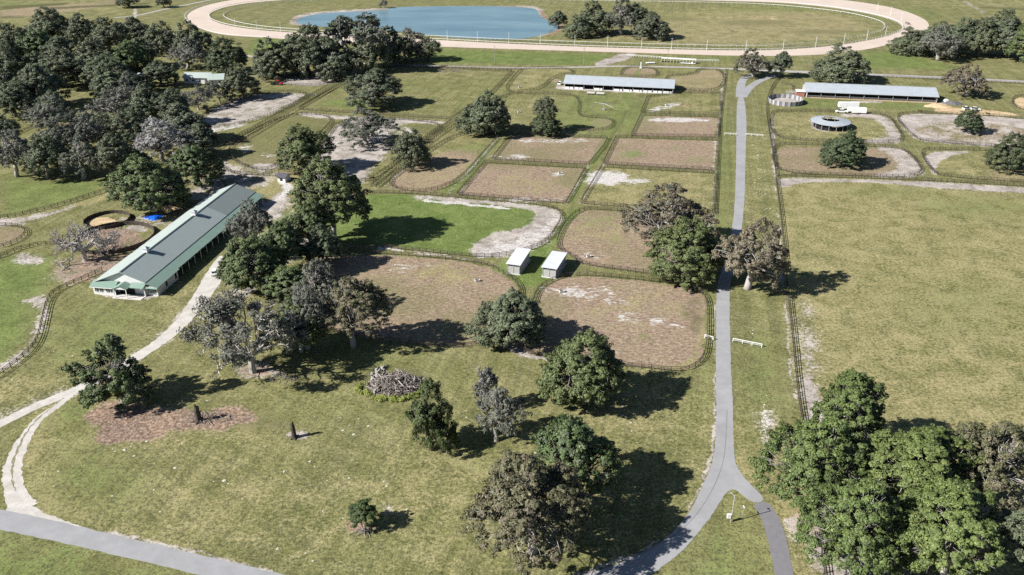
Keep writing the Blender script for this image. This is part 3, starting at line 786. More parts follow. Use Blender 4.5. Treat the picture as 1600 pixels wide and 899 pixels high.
def crown_proto(name, seed, leaf, nl=7, lr=(.46, .60), spread=.46, cpl=30, crad=(.07, .125), per=110, size=.024, moss=0, zlo=-.25, zhi=.12, top=.32,
                bark='bark', flat=.7, twigs=2, fork=.45, tr=.055, tone=.5, keep=.74, mosslen=.10, second=None, sky_gap=0.0, inner=1.0):
    rs = np.random.RandomState(seed)
    lobes = []
    ph0 = rs.uniform(0, 6.28)
    for i in range(nl):
        ph = ph0 + 2 * np.pi * i / nl + rs.uniform(-.35, .35)
        rr = spread * rs.uniform(.75, 1.12)
        lobes.append((rr * math.cos(ph), rr * math.sin(ph), rs.uniform(zlo, zhi), rs.uniform(*lr)))
    for i in range(max(1, nl // 4)):
        lobes.append((rs.uniform(-.22, .22), rs.uniform(-.22, .22), top + rs.uniform(-.08, .10), rs.uniform(*lr) * .95))
    lob = np.array(lobes)
    C = []; own = []
    for i, (x, y, z, r_) in enumerate(lobes):
        k = 0
        for _ in range(cpl * 4):
            d = unit(rs.normal(size=3) + np.array([0, 0, .35]))
            if d[2] < -.45: continue
            q = np.array([x, y, z]) + d * r_ * rs.uniform(.72, 1.10) * np.array([1, 1, .85])
            dd = np.linalg.norm((lob[:, :3] - q) , axis=1) / lob[:, 3]; dd[i] = 9
            if dd.min() < keep: continue
            C.append(q); own.append(i); k += 1
            if k >= cpl: break
    # inner foliage so that gaps show leaves in shade rather than sky
    for _ in range(int(cpl * 1.2 * inner)):
        d = unit(rs.normal(size=3)); C.append(d * rs.uniform(.15, .6) * np.array([1, 1, .7])); own.append(rs.randint(len(lobes)))
    C = np.array(C); own = np.array(own)
    if sky_gap > 0:
        kp = rs.rand(len(C)) > sky_gap; C = C[kp]; own = own[kp]
    # normalise to unit ellipsoid
    ext = np.abs(C[:, :2]).max() + .08
    C[:, :2] *= 1.0 / ext * .92 * 1.0
    C[:, :2] = np.clip(C[:, :2], -1, 1)
    zc = (C[:, 2].max() + C[:, 2].min()) / 2; zr = (C[:, 2].max() - C[:, 2].min()) / 2 + .06
    lobn = lob.copy(); lobn[:, :2] *= .92 / ext; lobn[:, 2] = (lobn[:, 2] - zc) / zr * .92
    C[:, 2] = (C[:, 2] - zc) / zr * .92
    rad = rs.uniform(crad[0], crad[1], len(C))
    V, tn = leaves(rs, C, rad, per, size, flat, tone)
    # small satellite sprays roughen the outline
    k = rs.randint(0, len(C), len(C) * 2)
    d = unit(C[k] + rs.normal(size=(len(k), 3)) * .6)
    C2 = C[k] + d * (rad[k] * rs.uniform(.7, 1.35, len(k)))[:, None]
    V2, t2 = leaves(rs, C2, rad[k] * rs.uniform(.25, .5, len(k)), per // 6, size, flat, tone)
    VV = [V, V2]; TT = [tn, t2]; MI = [np.zeros(len(V)), np.zeros(len(V2))]
    mats = [L[leaf]]
    if second:
        sel = np.repeat(rs.rand(len(C)) < .3, per); MI[0] = np.where(sel, 1, 0); mats.append(L[second])
    if moss:
        V3, t3 = strands(rs, C, rad, moss, mosslen, .011)
        VV.append(V3); TT.append(t3); MI.append(np.full(len(V3), len(mats))); mats.append(L['moss'])
    cm = quads_mesh(name + '_crown', np.concatenate(VV), np.concatenate(TT), mats, np.concatenate(MI))
    # trunk and limbs: z=0 ground, z=1 crown centre
    mb = MB(); mb.smooth = True
    bm_ = M[bark]
    K = .55
    f = np.array([rs.uniform(-.06, .06), rs.uniform(-.06, .06), fork])
    limb(mb, rs, (0, 0, -.02), f, tr * 1.35, tr, bm_, .04, 4, 8)
    for i, (x, y, z, r_) in enumerate(lobn):
        e = np.array([x * .9, y * .9, 1 + z * K * .9])
        pts = limb(mb, rs, f + rs.normal(size=3) * .015, e, tr * .62, tr * .2, bm_, .13, 5, 5)
        for j in np.where(own == i)[0][:: max(1, 3 - twigs)]:
            q = C[j]; s0 = pts[3]
            limb(mb, rs, s0, (q[0], q[1], 1 + q[2] * K), tr * .19, tr * .05, bm_, .12, 3, 3)
    tm = mb.mesh(name + '_trunk')
    return tm, cm

def bare_proto(name, seed, depth=5, moss=0, leaf=None, bark='bark_pale', spread=1.0, fork=.28, tr=.05, per=0, size=.03, thick=1.0, mossw=.016, mosslen=.12):
    rs = np.random.RandomState(seed)
    mb = MB(); mb.smooth = False
    tips = []
    def grow(p, d, l, r_, k):
        n = 6 if k > 3 else (4 if k > 1 else 3)
        q = p + d * l
        mid = (p + q) / 2 + rs.normal(size=3) * l * .10
        r_ = max(r_, .008)
        mb.path([p, mid, q], [r_, r_ * .85, r_ * .68], n, M[bark])
        if k <= 2: tips.append((q, l))
        if k == 0: return
        nb = rs.choice([2, 3]) if k > 1 else 3
        for i in range(nb):
            nd = unit(d * .9 + rs.normal(size=3) * .55 * np.array([spread, spread, .8]) + np.array([0, 0, .08]))
            o = q if i else p + (q - p) * rs.uniform(.6, .95)
            grow(o, nd, l * rs.uniform(.62, .86), r_ * .62, k - 1)
    f = np.array([0, 0, fork])
    limb(mb, rs, (0, 0, -.02), f, tr * 1.3, tr, M[bark], .03, 4, 8)
    nb = 6
    ph0 = rs.uniform(0, 6)
    for i in range(nb):
        ph = ph0 + 6.283 * i / nb + rs.uniform(-.3, .3)
        el = rs.uniform(.15, 1.0)
        d = np.array([math.cos(ph) * math.cos(el) * spread, math.sin(ph) * math.cos(el) * spread, math.sin(el)])
        grow(f.copy(), unit(d), rs.uniform(.30, .42), tr * .62 * thick, depth)
    tm = mb.mesh(name + '_trunk')
    # normalise to radius 1, top at z 1.55
    co = np.zeros(len(tm.vertices) * 3, np.float32); tm.vertices.foreach_get('co', co); co = co.reshape(-1, 3)
    sxy = np.percentile(np.linalg.norm(co[:, :2], axis=1), 99.2); sz = co[:, 2].max() / 1.55
    co[:, :2] /= sxy; co[:, 2] /= sz
    tm.vertices.foreach_set('co', co.ravel()); tm.update()
    cm = None
    if tips:
        T_ = np.array([t[0] for t in tips]); T_[:, :2] /= sxy; T_[:, 2] = (T_[:, 2] / sz - 1) / .55
        VV = []; TT = []; MI = []; mats = []
        if leaf:
            sel = T_[rs.rand(len(T_)) < .22]
            rad = rs.uniform(.05, .12, len(sel))
            V, t_ = leaves(rs, sel, rad, per, size, .7, .5); VV.append(V); TT.append(t_); MI.append(np.full(len(V), len(mats))); mats.append(L[leaf])
        if moss:
            rad = rs.uniform(.03, .07, len(T_))
            V, t_ = strands(rs, T_, rad, moss, mosslen, mossw); VV.append(V); TT.append(t_); MI.append(np.full(len(V), len(mats))); mats.append(L['moss'])
        if VV: cm = quads_mesh(name + '_crown', np.concatenate(VV), np.concatenate(TT), mats, np.concatenate(MI))
    return tm, cm

PROTO = {
 'oak': [crown_proto('oak', 11, 'oak', 7, moss=4), crown_proto('oak', 12, 'oak', 8, spread=.52, moss=2, lr=(.38, .54)), crown_proto('oak', 13, 'oak', 6, spread=.48, moss=5, cpl=32), crown_proto('oak', 14, 'oak', 9, spread=.56, lr=(.34, .48), moss=3, sky_gap=.08, second='grey')],
 'green': [crown_proto('green', 21, 'green', 8, cpl=32, per=120, moss=2, bark='bark_pale', crad=(.07, .12)), crown_proto('green', 22, 'green', 9, spread=.58, lr=(.36, .5), per=120, cpl=28, moss=3, crad=(.065, .12), sky_gap=.06, second='oak')],
 'bright': [crown_proto('bright', 31, 'bright', 11, lr=(.28, .42), spread=.6, cpl=42, per=120, size=.019, crad=(.05, .092), bark='bark_pale', tr=.045, twigs=3, keep=.70, moss=1, sky_gap=.08),
            crown_proto('bright', 32, 'bright', 10, lr=(.30, .44), spread=.58, cpl=42, per=120, size=.019, crad=(.05, .095), bark='bark_pale', tr=.045, twigs=3, keep=.70, moss=1, sky_gap=.05, second='green')],
 'brown': [crown_proto('brown', 41, 'brown', 9, spread=.60, lr=(.3, .46), moss=4, per=80, size=.022, crad=(.05, .10), bark='bark_pale', sky_gap=.25, inner=.3, tr=.065, second='grey'), crown_proto('brown', 42, 'brown', 9, spread=.6, lr=(.3, .42), moss=4, per=80, crad=(.05, .10), bark='bark_pale', sky_gap=.28, inner=.3, tr=.065)],
 'olive': [crown_proto('olive', 51, 'olive', 10, lr=(.3, .44), spread=.58, cpl=36, per=100, size=.020, crad=(.05, .10), bark='bark_pale', twigs=3, moss=2, sky_gap=.24, inner=.3, second='brown')],
 'grey': [crown_proto('grey', 61, 'grey', 9, spread=.60, lr=(.28, .44), moss=6, per=75, size=.021, crad=(.05, .10), bark='bark_pale', sky_gap=.32, inner=.2, tr=.06, mosslen=.11), crown_proto('grey', 62, 'grey', 9, spread=.60, lr=(.3, .44), moss=6, per=75, size=.021, crad=(.05, .10), bark='bark_pale', sky_gap=.28, inner=.2, tr=.06, second='oak', mosslen=.11)],
 'pale': [crown_proto('pale', 63, 'pale', 9, spread=.58, lr=(.3, .46), moss=2, per=70, size=.018, crad=(.05, .10), bark='bark_pale', sky_gap=.2, inner=.3, tr=.05, tone=.6)],
 'dense': [crown_proto('dense', 71, 'dense', 5, spread=.3, lr=(.55, .68), cpl=40, crad=(.08, .13), per=130, top=.3, zlo=-.3, zhi=0, keep=.8, tr=.03, fork=.3), crown_proto('dense', 72, 'dense', 6, spread=.36, lr=(.48, .62), cpl=38, crad=(.08, .13), per=130, top=.35, keep=.78, tr=.03, fork=.3)],
 'open': [crown_proto('open', 81, 'green', 5, spread=.60, lr=(.26, .40), cpl=26, per=160, size=.024, crad=(.07, .12), top=.5, zlo=-.5, zhi=.2, bark='bark_pale', tr=.035, fork=.4, moss=1, sky_gap=.0, second='oak')],
 'cedar': [crown_proto('cedar', 91, 'cedar', 6, spread=.42, lr=(.3, .46), cpl=30, per=140, crad=(.07, .12), flat=1.1, top=.45, zlo=-.5, zhi=.1, tr=.035, moss=3, sky_gap=.18, size=.024), crown_proto('cedar', 92, 'cedar', 5, spread=.34, lr=(.4, .55), cpl=20, per=200, crad=(.09, .16), flat=1.1, top=.35, tr=.03, size=.03)],
 'bare': [bare_proto('bare', 101, 6, moss=0, spread=1.15, tr=.06, thick=1.4, mosslen=.05)],
 'snag': [bare_proto('snag', 111, 5, moss=12, leaf='pale', per=50, spread=.9, bark='bark_pale', mosslen=.09, mossw=.012)],
 'semi': [bare_proto('semi', 121, 5, moss=12, leaf='grey', per=36, spread=1.0, mosslen=.055, mossw=.009, tr=.05), bare_proto('semi', 122, 5, moss=10, leaf='oak', per=50, spread=1.0, mosslen=.11, mossw=.016, tr=.05)],
}
used_proto = {}
TREES = 0
def tree(kind, x0, yt, x1, yb, bx, by, label, group=None, name=None, cat='tree', grow=1.0, cap=None):
    """crown box and trunk foot as seen in the photo, turned into a real position, radius and height"""
    global TREES
    TREES += 1
    rs = random.Random(TREES * 77 + 5)
    X, Y = G(bx, by)
    s = scale_at(by)
    dist = math.hypot(X, Y)
    dep = math.atan2(CAM_H, dist)
    Rm = (x1 - x0) / 2 / s
    # height of crown centre so that its middle projects at the middle of the box
    cy = (yt + yb) / 2
    lo, hi = 0.5, 60
    for _ in range(40):
        m_ = (lo + hi) / 2
        if S(X, Y, m_)[1] > cy: lo = m_
        else: hi = m_
    hc = lo
    cx = (x0 + x1) / 2
    sc = s / (1 - hc / CAM_H * .9) if hc < 60 else s
    sc = FOC / (Y * CP - (hc - CAM_H) * SP)
    Rm = (x1 - x0) / 2 / sc
    Hp = (yb - yt) / 2 / sc
    V2 = Hp ** 2 - (Rm * math.sin(dep)) ** 2 * .85
    Vm = math.sqrt(max(V2, 0)) / math.cos(dep)
    if cap is None: cap = 1.5 if kind in ('cedar', 'snag', 'dense', 'open', 'semi', 'bright') else .86
    Vm = min(max(Vm, .38 * Rm), cap * Rm)
    if kind == 'bright': grow = 1.02
    hc = max(hc, Vm * .88)
    Rm *= 1.12 * grow; Vm *= 1.08 * grow
    # crown centre offset sideways when the box is not over the foot
    ox = (cx - S(X, Y, hc)[0]) / sc
    lst = PROTO[kind]
    k = used_proto.get(kind, 0); used_proto[kind] = k + 1
    tm, cm = lst[k % len(lst)]
    nm = name or {'bare': 'bare_tree', 'snag': 'dead_tree', 'cedar': 'cedar_tree', 'dense': 'magnolia_tree'}.get(kind, 'live_oak_tree')
    root = empty(nm, (X, Y, 0), 0, label, cat, group)
    rz = rs.uniform(0, 6.283)
    hz = hc
    if kind in ('bare', 'snag', 'semi'):
        hz = (hc + Vm * .9) / 1.55; Vm = hz * .55; hc = hz
    t = link('trunk', tm, root)
    t.scale = (Rm, Rm, hz)
    t.rotation_euler = (0, 0, rz)
    t.location = (ox * .5, 0, 0)
    if cm is not None:
        c = link('crown', cm, root)
        c.scale = (Rm, Rm, Vm); c.location = (ox, 0, hc); c.rotation_euler = (0, 0, rz)
    return root
def grove(group, rows, grow=1.13, cap=.78):
    for r_ in rows: tree(*r_[:-1], label=r_[-1], group=group, grow=grow, cap=cap)

# --- foreground and middle
tree('open', 110,517,237,640, 198,632, 'open-crowned dark oak with pale forked trunk beside the white gravel drive')
tree('semi', 300,440,462,595, 400,582, 'thin mossy grey oak with bare pale limbs, left of the brush pile')
tree('grey', 425,425,530,545, 478,545, 'mossy grey-green oak just right of the thin bare-limbed oak, left of the brown paddock')
tree('olive', 494,400,612,546, 545,542, 'loose mossy oak with limbs reaching over the west end of the large brown paddock')
tree('grey', 452,392,536,484, 496,492, 'grey-green mossy oak squeezed behind the loose oak at the paddock west end')
tree('green', 424,462,508,545, 470,550, 'low green oak in the shade between the thin bare-limbed oak and the loose mossy one')
tree('oak', 468,345,540,415, 505,420, 'dark oak above the west corner of the large brown paddock, by the sandy ground')
tree('green', 400,405,500,470, 448,470, 'small green oak in front of the mossy grey oaks beside the gravel drive')
tree('oak', 730,441,862,542, 797,535, 'round dark oak in the lane corner between the two large brown paddocks')
tree('green', 838,510,980,634, 915,630, 'broad green oak at the near fence of the brown paddock beside the paved lane')
tree('cedar', 632,597,721,706, 669,703, 'upright dark green cedar immediately right of the brush pile, mossy on one side')
tree('grey', 737,585,828,690, 768,690, 'mossy grey-green tree below the dead snag, between the cedar and the big olive oak')
tree('snag', 738,548,778,640, 759,640, 'narrow dead snag hung with grey moss, rising behind the mossy tree right of the cedar')
tree('green', 828,628,968,775, 893,775, 'dark green mossy oak directly behind the large olive-brown oak')
tree('olive', 718,682,935,872, 838,862, 'very large olive-brown oak in the foreground, its shadow reaching the curved paved lane')
tree('cedar', 540,778,591,820, 566,824, 'small round dark green bush standing alone in the foreground lawn', name='shrub', cat='shrub')
G1 = 'bright green oaks at the lower right'
tree('bright', 1268,572,1390,690, 1322,716, 'yellow-green oak top standing apart at the upper left of the bright lower-right grove', G1)
tree('bright', 1186,636,1372,800, 1280,792, 'bright green oak at the left of the lower-right grove, overhanging the lane fork', G1)
tree('bright', 1340,652,1540,806, 1440,806, 'bright green oak in the middle top of the lower-right grove, against the big pasture', G1)
tree('bright', 1252,735,1430,895, 1340,905, 'bright green oak at the lower left of the lower-right grove beside the board fence', G1)
tree('bright', 1395,740,1580,905, 1480,925, 'bright green oak at the bottom middle of the lower-right grove', G1)
tree('olive', 1472,634,1625,790, 1560,790, 'olive-brown thin oak at the right edge of the frame, behind the bright green grove', G1)
tree('oak', 1560,770,1700,930, 1620,940, 'shaded oak cut by the lower right corner of the frame', G1)
# --- around the lane
tree('brown', 972,282,1122,384, 1050,388, 'broad brownish oak behind its green neighbour, at the right end of a brown paddock')
tree('green', 1012,338,1132,436, 1082,436, 'green oak in front of the broad brownish one, its trunk close to the paved lane')
tree('brown', 1116,329,1240,443, 1165,452, 'brown-grey mossy oak with pale trunk on the right side of the paved lane')
tree('brown', 1145,75,1207,114, 1182,120, 'grey-brown mossy oak at the north end of the paved lane, left of a darker one')
tree('oak', 1201,79,1240,112, 1221,121, 'small dark oak right of the grey-brown one where the lane meets the far road')
tree('oak', 1266,68,1366,130, 1318,128, 'wide dark oak between the far road and the right-hand silver barn')
tree('brown', 1473,97,1552,146, 1511,150, 'umbrella-shaped brown oak standing alone right of the right-hand silver barn')
tree('dense', 1493,170,1537,206, 1512,208, 'small dense dark tree inside the sandy paddock near two horses')
tree('dense', 1283,203,1355,258, 1321,258, 'dense dark rounded tree just below the roofed round pen')
tree('dense', 1548,208,1622,266, 1586,266, 'dense dark rounded tree cut by the right edge of the frame above the big pasture')
tree('oak', 713,139,804,210, 760,210, 'dark oak where three fenced lanes meet above the brown paddocks')
tree('dense', 828,176,880,210, 851,211, 'low dense half of a dark tree below the left silver barn, in the green paddock')
tree('oak', 830,150,874,188, 850,206, 'upright dark oak rising from the low dense tree below the left silver barn')
tree('oak', 533,106,628,164, 584,166, 'large round dark oak at the left end of the long green field')
tree('grey', 522,167,622,222, 572,226, 'spreading grey-green oak in the sandy paddock with a short thick trunk')
tree('oak', 607,197,676,260, 640,260, 'round grey-green oak with oval shadow on the slanted brown paddock')
tree('green', 427,193,521,262, 478,268, 'yellow-green oak beside the small white-fronted shelter')
tree('green', 454,236,578,358, 520,372, 'tall broad green oak at the left of the bright green paddock')
tree('green', 440,305,522,385, 482,398, 'dark green oak just below the tall broad one, left of the bright green paddock')
tree('grey', 350,301,432,385, 396,402, 'grey mossy oak leaning over the far end of the green-roofed barn')
tree('green', 336,362,446,455, 388,458, 'dark green oak shading the white car on the gravel drive')
tree('green', 395,332,480,420, 440,432, 'dark oak between the grey mossy one and the bright green paddock')
tree('green', 168,240,292,328, 232,327, 'broad dark oak above the blue tarps, left of the green-roofed barn')
tree('green', 262,221,345,288, 308,291, 'dark oak beside the far gable of the green-roofed barn')
tree('bare', 65,333,168,412, 140,408, 'leafless grey tree standing over the dug-out round pen')
# --- the row north of the green field
grove('oaks between the racetrack and the green field', [
 ('oak', 392,62,462,120, 425,121, 'leftmost oak of the row below the racetrack, leaning left'),
 ('oak', 440,42,525,112, 478,117, 'dark oak second from the left in the row below the racetrack'),
 ('oak', 470,60,545,121, 510,121, 'front dark oak of the row below the racetrack, beside the sandy corner'),
 ('semi', 500,30,600,112, 552,112, 'grey half-bare oak at the middle of the row below the racetrack'),
 ('oak', 545,38,615,108, 580,110, 'dark oak just right of the half-bare one in the row below the racetrack'),
 ('oak', 585,40,645,96, 615,98, 'dark oak fourth from the right end of the row, near the gravel road'),
 ('brown', 612,42,668,92, 640,94, 'brownish oak near the right end of the row below the pond'),
 ('oak', 650,56,690,94, 668,95, 'small dark oak ending the row on the right, below the pond')])
grove('oaks beside the pond inside the racetrack', [
 ('oak', 858,13,886,43, 874,44, 'small oak at the pond bank, leftmost of the infield clump'),
 ('oak', 882,24,925,58, 902,59, 'low dark oak second from the left in the infield clump'),
 ('oak', 905,0,960,52, 932,53, 'tall oak in the middle left of the infield clump'),
 ('grey', 945,-8,1000,52, 970,55, 'tall mossy oak in the middle of the infield clump'),
 ('oak', 975,-4,1015,48, 996,52, 'tall dark oak behind the right end of the infield clump'),
 ('oak', 993,21,1044,59, 1012,61, 'rounded oak at the right end of the infield clump')])
grove('oaks of the right-hand woods', [
 ('oak', 1394,44,1456,84, 1424,84, 'leftmost oak of the right-hand woods, next to the racetrack bend'),
 ('grey', 1436,40,1505,88, 1470,95, 'mossy oak with a pale visible trunk at the front of the right-hand woods'),
 ('oak', 1468,30,1530,80, 1500,86, 'dark oak right behind the pale-trunked one in the right-hand woods'),
 ('oak', 1500,22,1562,86, 1532,88, 'tall dark oak in the middle of the right-hand woods'),
 ('oak', 1545,26,1610,88, 1578,90, 'dark oak second from the right frame edge in the right-hand woods'),
 ('green', 1585,20,1660,96, 1622,98, 'greener oak cut by the right frame edge in the right-hand woods'),
 ('oak', 1440,36,1500,66, 1470,70, 'back-row oak at the left of the right-hand woods'),
 ('oak', 1530,18,1600,60, 1566,66, 'back-row oak at the right of the right-hand woods')])
tree('oak', 178,-8,218,10, 205,12, 'small far oak at the top edge above the woods, its trunk beside the pale path')
tree('oak', 242,-8,268,9, 256,12, 'tiny far oak at the top edge, left of the racetrack bend')
tree('snag', 592,-2,606,12, 600,13, 'small bare bush on the far bank of the pond', name='bush', cat='bush')
# --- woods at the upper left, back to front
W_ = 'live oaks of the upper left woods'
grove(W_, [
 ('oak', 42,12,112,62, 78,66, 'tallest oak at the back left of the upper left woods, against the brown fields'),
 ('oak', 100,20,152,66, 126,70, 'back-row oak right of the tallest one in the upper left woods'),
 ('oak', 140,26,200,80, 170,84, 'back-row oak in the middle of the upper left woods, below the brown field'),
 ('oak', 190,25,238,68, 214,72, 'back-row oak split by a pale path in the upper left woods'),
 ('oak', 222,33,278,80, 250,84, 'back-row oak in the woods just left of the racetrack bend'),
 ('oak', 272,34,332,84, 302,88, 'back-row oak closest to the racetrack bend in the upper left woods'),
 ('grey', 250,48,290,82, 270,86, 'paler grey oak in the second row of the woods near the racetrack bend'),
 ('grey', 266,58,322,106, 287,107, 'bare-stemmed grey oak above the green-roofed house'),
 ('dense', 324,60,382,110, 352,113, 'dense dark cone-shaped tree right of the green-roofed house'),
 ('oak', -10,36,46,84, 18,88, 'oak at the left frame edge in the back row of the woods'),
 ('green', 26,46,92,96, 60,98, 'green-tinted oak in a sunny gap of the upper left woods'),
 ('oak', 70,58,130,104, 100,108, 'second-row oak right of the green-tinted one in the woods'),
 ('oak', 112,60,176,110, 144,114, 'second-row oak in the middle of the woods, left of a greener one'),
 ('green', 168,66,226,106, 198,112, 'small greener oak in the centre of the upper left woods'),
 ('oak', -20,68,40,128, 8,134, 'oak on the left frame edge in the third row of the woods'),
 ('oak', 60,80,140,132, 100,136, 'wide oak with shaded ground beneath it in the third row of the woods'),
 ('oak', 18,96,96,166, 56,168, 'wide dark oak in the left of the woods, above a patch of shaded lawn'),
 ('oak', 128,84,200,132, 166,138, 'oak left of the brown-roofed shed in the middle of the woods'),
 ('oak', 142,96,224,146, 184,150, 'front dark oak left of the brown-roofed shed'),
 ('oak', 222,96,280,132, 252,135, 'wide oak directly left of the green-roofed house'),
 ('oak', -22,100,34,164, 6,168, 'dark oak on the left frame edge above the small fenced field'),
 ('semi', 286,134,330,160, 308,172, 'slanting-trunked oak in front of the green-roofed house'),
 ('semi', 322,128,360,160, 344,162, 'thin grey oak with bare limbs in front of the green-roofed house'),
 ('oak', 345,102,402,150, 388,154, 'dark oak at the right of the house, its shadow lying on the sandy paddock'),
 ('grey', 42,150,118,202, 84,204, 'grey oak above the left frame-edge fence corner in the woods'),
 ('semi', 148,133,214,192, 185,192, 'pale-limbed open oak beside the round pen hidden in the woods'),
 ('oak', 196,130,262,188, 232,194, 'oak right of the hidden round pen in the woods'),
 ('oak', 238,134,296,192, 268,196, 'dark oak right of centre in the woods, left of the slanting-trunked oak'),
 ('oak', 252,160,324,220, 290,224, 'dark oak casting shade over the sandy paddock corner'),
 ('grey', 100,172,170,232, 136,236, 'grey oak in the middle of the lower woods'),
 ('grey', 58,182,128,240, 96,244, 'greyish oak left of centre in the lower woods'),
 ('grey', -16,190,56,272, 22,276, 'front oak at the left frame edge above the bright meadow'),
 ('oak', 34,196,104,276, 70,279, 'front oak second from the left above the bright meadow'),
 ('grey', 92,204,160,274, 128,280, 'front mossy oak with a leaning pale stem above the bright meadow'),
 ('oak', 140,196,208,276, 172,280, 'dark front oak left of the palest one above the bright meadow'),
 ('pale', 204,184,296,246, 250,252, 'palest silver-grey fine-twigged tree at the right of the lower woods'),
 ('oak', 172,168,236,220, 206,228, 'oak behind the palest silver-grey tree in the woods'),
 ('oak', 280,196,336,240, 304,246, 'dark oak at the right tip of the woods, by the end of the fenced lane'),
 ('oak', -12,124,56,178, 22,182, 'low oak at the left frame edge, above the small fenced field corner'),
 ('oak', 56,140,104,182, 78,188, 'low oak left of the grey one, in front of the shaded lawn'),
 ('oak', -14,56,30,104, 8,108, 'second-row oak on the left frame edge, behind the sunlit gap'),
 ('oak', 186,60,240,104, 214,106, 'oak above the brown-roofed shed in the woods'),
 ('grey', 230,40,262,76, 248,78, 'small greyish oak behind the second row near the racetrack bend'),
 ('oak', 28,78,78,124, 52,128, 'oak in front of the green-tinted one in the woods'),
 ('grey', 176,112,228,152, 200,158, 'greyish oak below the brown-roofed shed'),
 ('oak', 126,176,180,214, 154,218, 'oak immediately left of the hidden round pen'),
 ('grey', 40,214,90,262, 64,268, 'grey oak squeezed between the two leftmost front oaks'),
 ('oak', -20,176,30,224, 6,230, 'oak on the left frame edge below the small fenced field'),
 ('green', 186,228,232,272, 208,276, 'greener front oak just below the palest silver-grey tree')])
# ------------------------------------------------------------------ fences
POST = MB(); POST.box((0, 0, .74), (.15, .15, 1.52)); post_me = POST.mesh('post', M['fence'])
WPOST = MB(); WPOST.box((0, 0, .55), (.10, .10, 1.12)); wpost_me = WPOST.mesh('white_post', M['whitemetal'])
FG = 'dark board fences of the horse farm'

def strip_boards(mb, pts, closed, levels, h, t):
    P_ = pts + ([pts[0]] if closed else [])
    for (a, b) in zip(P_[:-1], P_[1:]):
        l = math.dist(a, b)
        if l < .05: continue
        rz = math.atan2(b[1] - a[1], b[0] - a[0]); c = ((a[0] + b[0]) / 2, (a[1] + b[1]) / 2)
        for z in levels: mb.box((c[0], c[1], z), (l + .04, t, h), None, rz)

def fence(poly, label, closed=True, parts=None, smooth=None, levels=(.50, .95, 1.40), name='board_fence', group=FG, spacing=2.45, mat='fence', pm=None, cat='fence', bh=.13):
    pix = P[poly] if isinstance(poly, str) else poly
    w_ = [G(*p) for p in pix]
    n = smooth if smooth is not None else (0 if len(w_) <= 5 else 2)
    if n: w_ = chaikin(w_, n, closed)
    pts = resample(w_, spacing, closed)
    X = sum(p[0] for p in pts) / len(pts); Y = sum(p[1] for p in pts) / len(pts)
    my = sum(p[1] for p in pix) / len(pix)
    if parts is None: parts = my > 225
    loc = [(x - X, y - Y) for x, y in pts]
    mb = MB(); strip_boards(mb, loc, closed, levels, bh, .06)
    vis = lambda x, y: (-20 < S(x, y, 0)[0] < 1620 and -10 < S(x, y, 0)[1] < 915)
    posts = [p for p in pts]
    if not parts:
        for x, y in loc: mb.box((x, y, .74), (.13, .13, 1.52))
        o = mb.build(name, M[mat], None, (X, Y, 0)); tag(o, label, cat, group); return o
    root = empty(name, (X, Y, 0), 0, label, cat, group)
    mb.build('rails', M[mat], root)
    order = sorted([i for i in range(len(pts)) if vis(*pts[i])], key=lambda i: pts[i][1])[:98]
    so = set(order)
    for i in order: link('post', pm or post_me, root, (loc[i][0], loc[i][1], 0))
    rest = [loc[i] for i in range(len(pts)) if i not in so]
    if rest:
        rb = MB()
        for x, y in rest: rb.box((x, y, .74), (.15, .15, 1.52))
        tag(rb.build('posts', M[mat], root), kind='stuff')
    return root

fence('lane_left_big', 'dark fence around the bright green paddock with the white sandy corner')
fence('brown_west', 'dark fence around the large brown paddock west of the two small sheds')
fence('brown_east', 'dark fence around the large brown paddock whose right side runs beside the paved lane')
fence('brown_mid', 'dark fence around the brown paddock that the broad brownish oak overhangs')
fence('row_c', 'dark fence around the slanted brown paddock with an oval tree shadow')
fence('row_a', 'dark fence around the lower middle brown paddock left of the diagonal grass lane')
fence('row_b', 'dark fence around the upper middle brown paddock left of the diagonal grass lane')
fence('row_d', 'dark fence around the brown paddock with green patches beside the paved lane')
fence('row_e', 'dark fence around the green paddock with a white sand patch')
fence('row_f', 'dark fence around the small brown paddock with a white sandy top edge')
fence('row_g', 'dark fence around the small green paddock right below the left silver barn')
fence('row_h', 'dark fence around the stepped brown paddock right of the left silver barn')
fence('row_i', 'dark fence around the tiny brown paddock behind the left silver barn', smooth=1)
fence('row_j', 'dark fence around the small green paddock left of the left silver barn')
fence('row_k', 'dark wavy fence around the green paddock below the left silver barn')
fence('field_n', 'dark fence around the long green field with the large round oak', smooth=0)
fence('q_b', 'dark fence around the half-round paddock right of the small white-fronted shelter')
fence('q_c', 'dark fence around the sandy paddock with the spreading grey-green oak')
fence('q_d', 'dark fence around the sandy paddock below the green-roofed house')
fence('q_e', 'dark fence around the small sandy yard beside the red tractor')
fence('r_a', 'dark fence around the paddock holding the roofed round pen')
fence('r_b', 'dark fence around the sandy paddock holding the small dense tree')
fence('r_c', 'dark fence around the oval brown paddock just above the big pasture')
fence('r_d', 'dark fence around the green paddock at the right frame edge above the big pasture')
fence('r_f', 'dark fence around the small orange pen at the right frame edge')
fence([(1700,298),(1600,292),(1425,282),(1240,276),(1212,280)], 'dark fence along the far side of the big pasture, behind its white sand strip', False, True)
fence([(1212,280),(1222,360),(1231,465),(1238,530),(1245,610),(1259,700),(1272,780),(1284,870),(1291,930),(1310,1100)], 'dark fence along the lane side of the big pasture, casting a ladder-like shadow', False, True, smooth=1)
fence([(1212,276),(1208,240),(1203,215),(1197,180),(1197,160),(1204,140),(1212,128),(1222,118)], 'dark fence right of the paved lane from the oval paddock up to the far road', False)
fence([(1134,108),(1129,145),(1124,184),(1122,218),(1119,270),(1115,335)], 'dark fence immediately left of the paved lane beside the small paddocks', False, smooth=0)
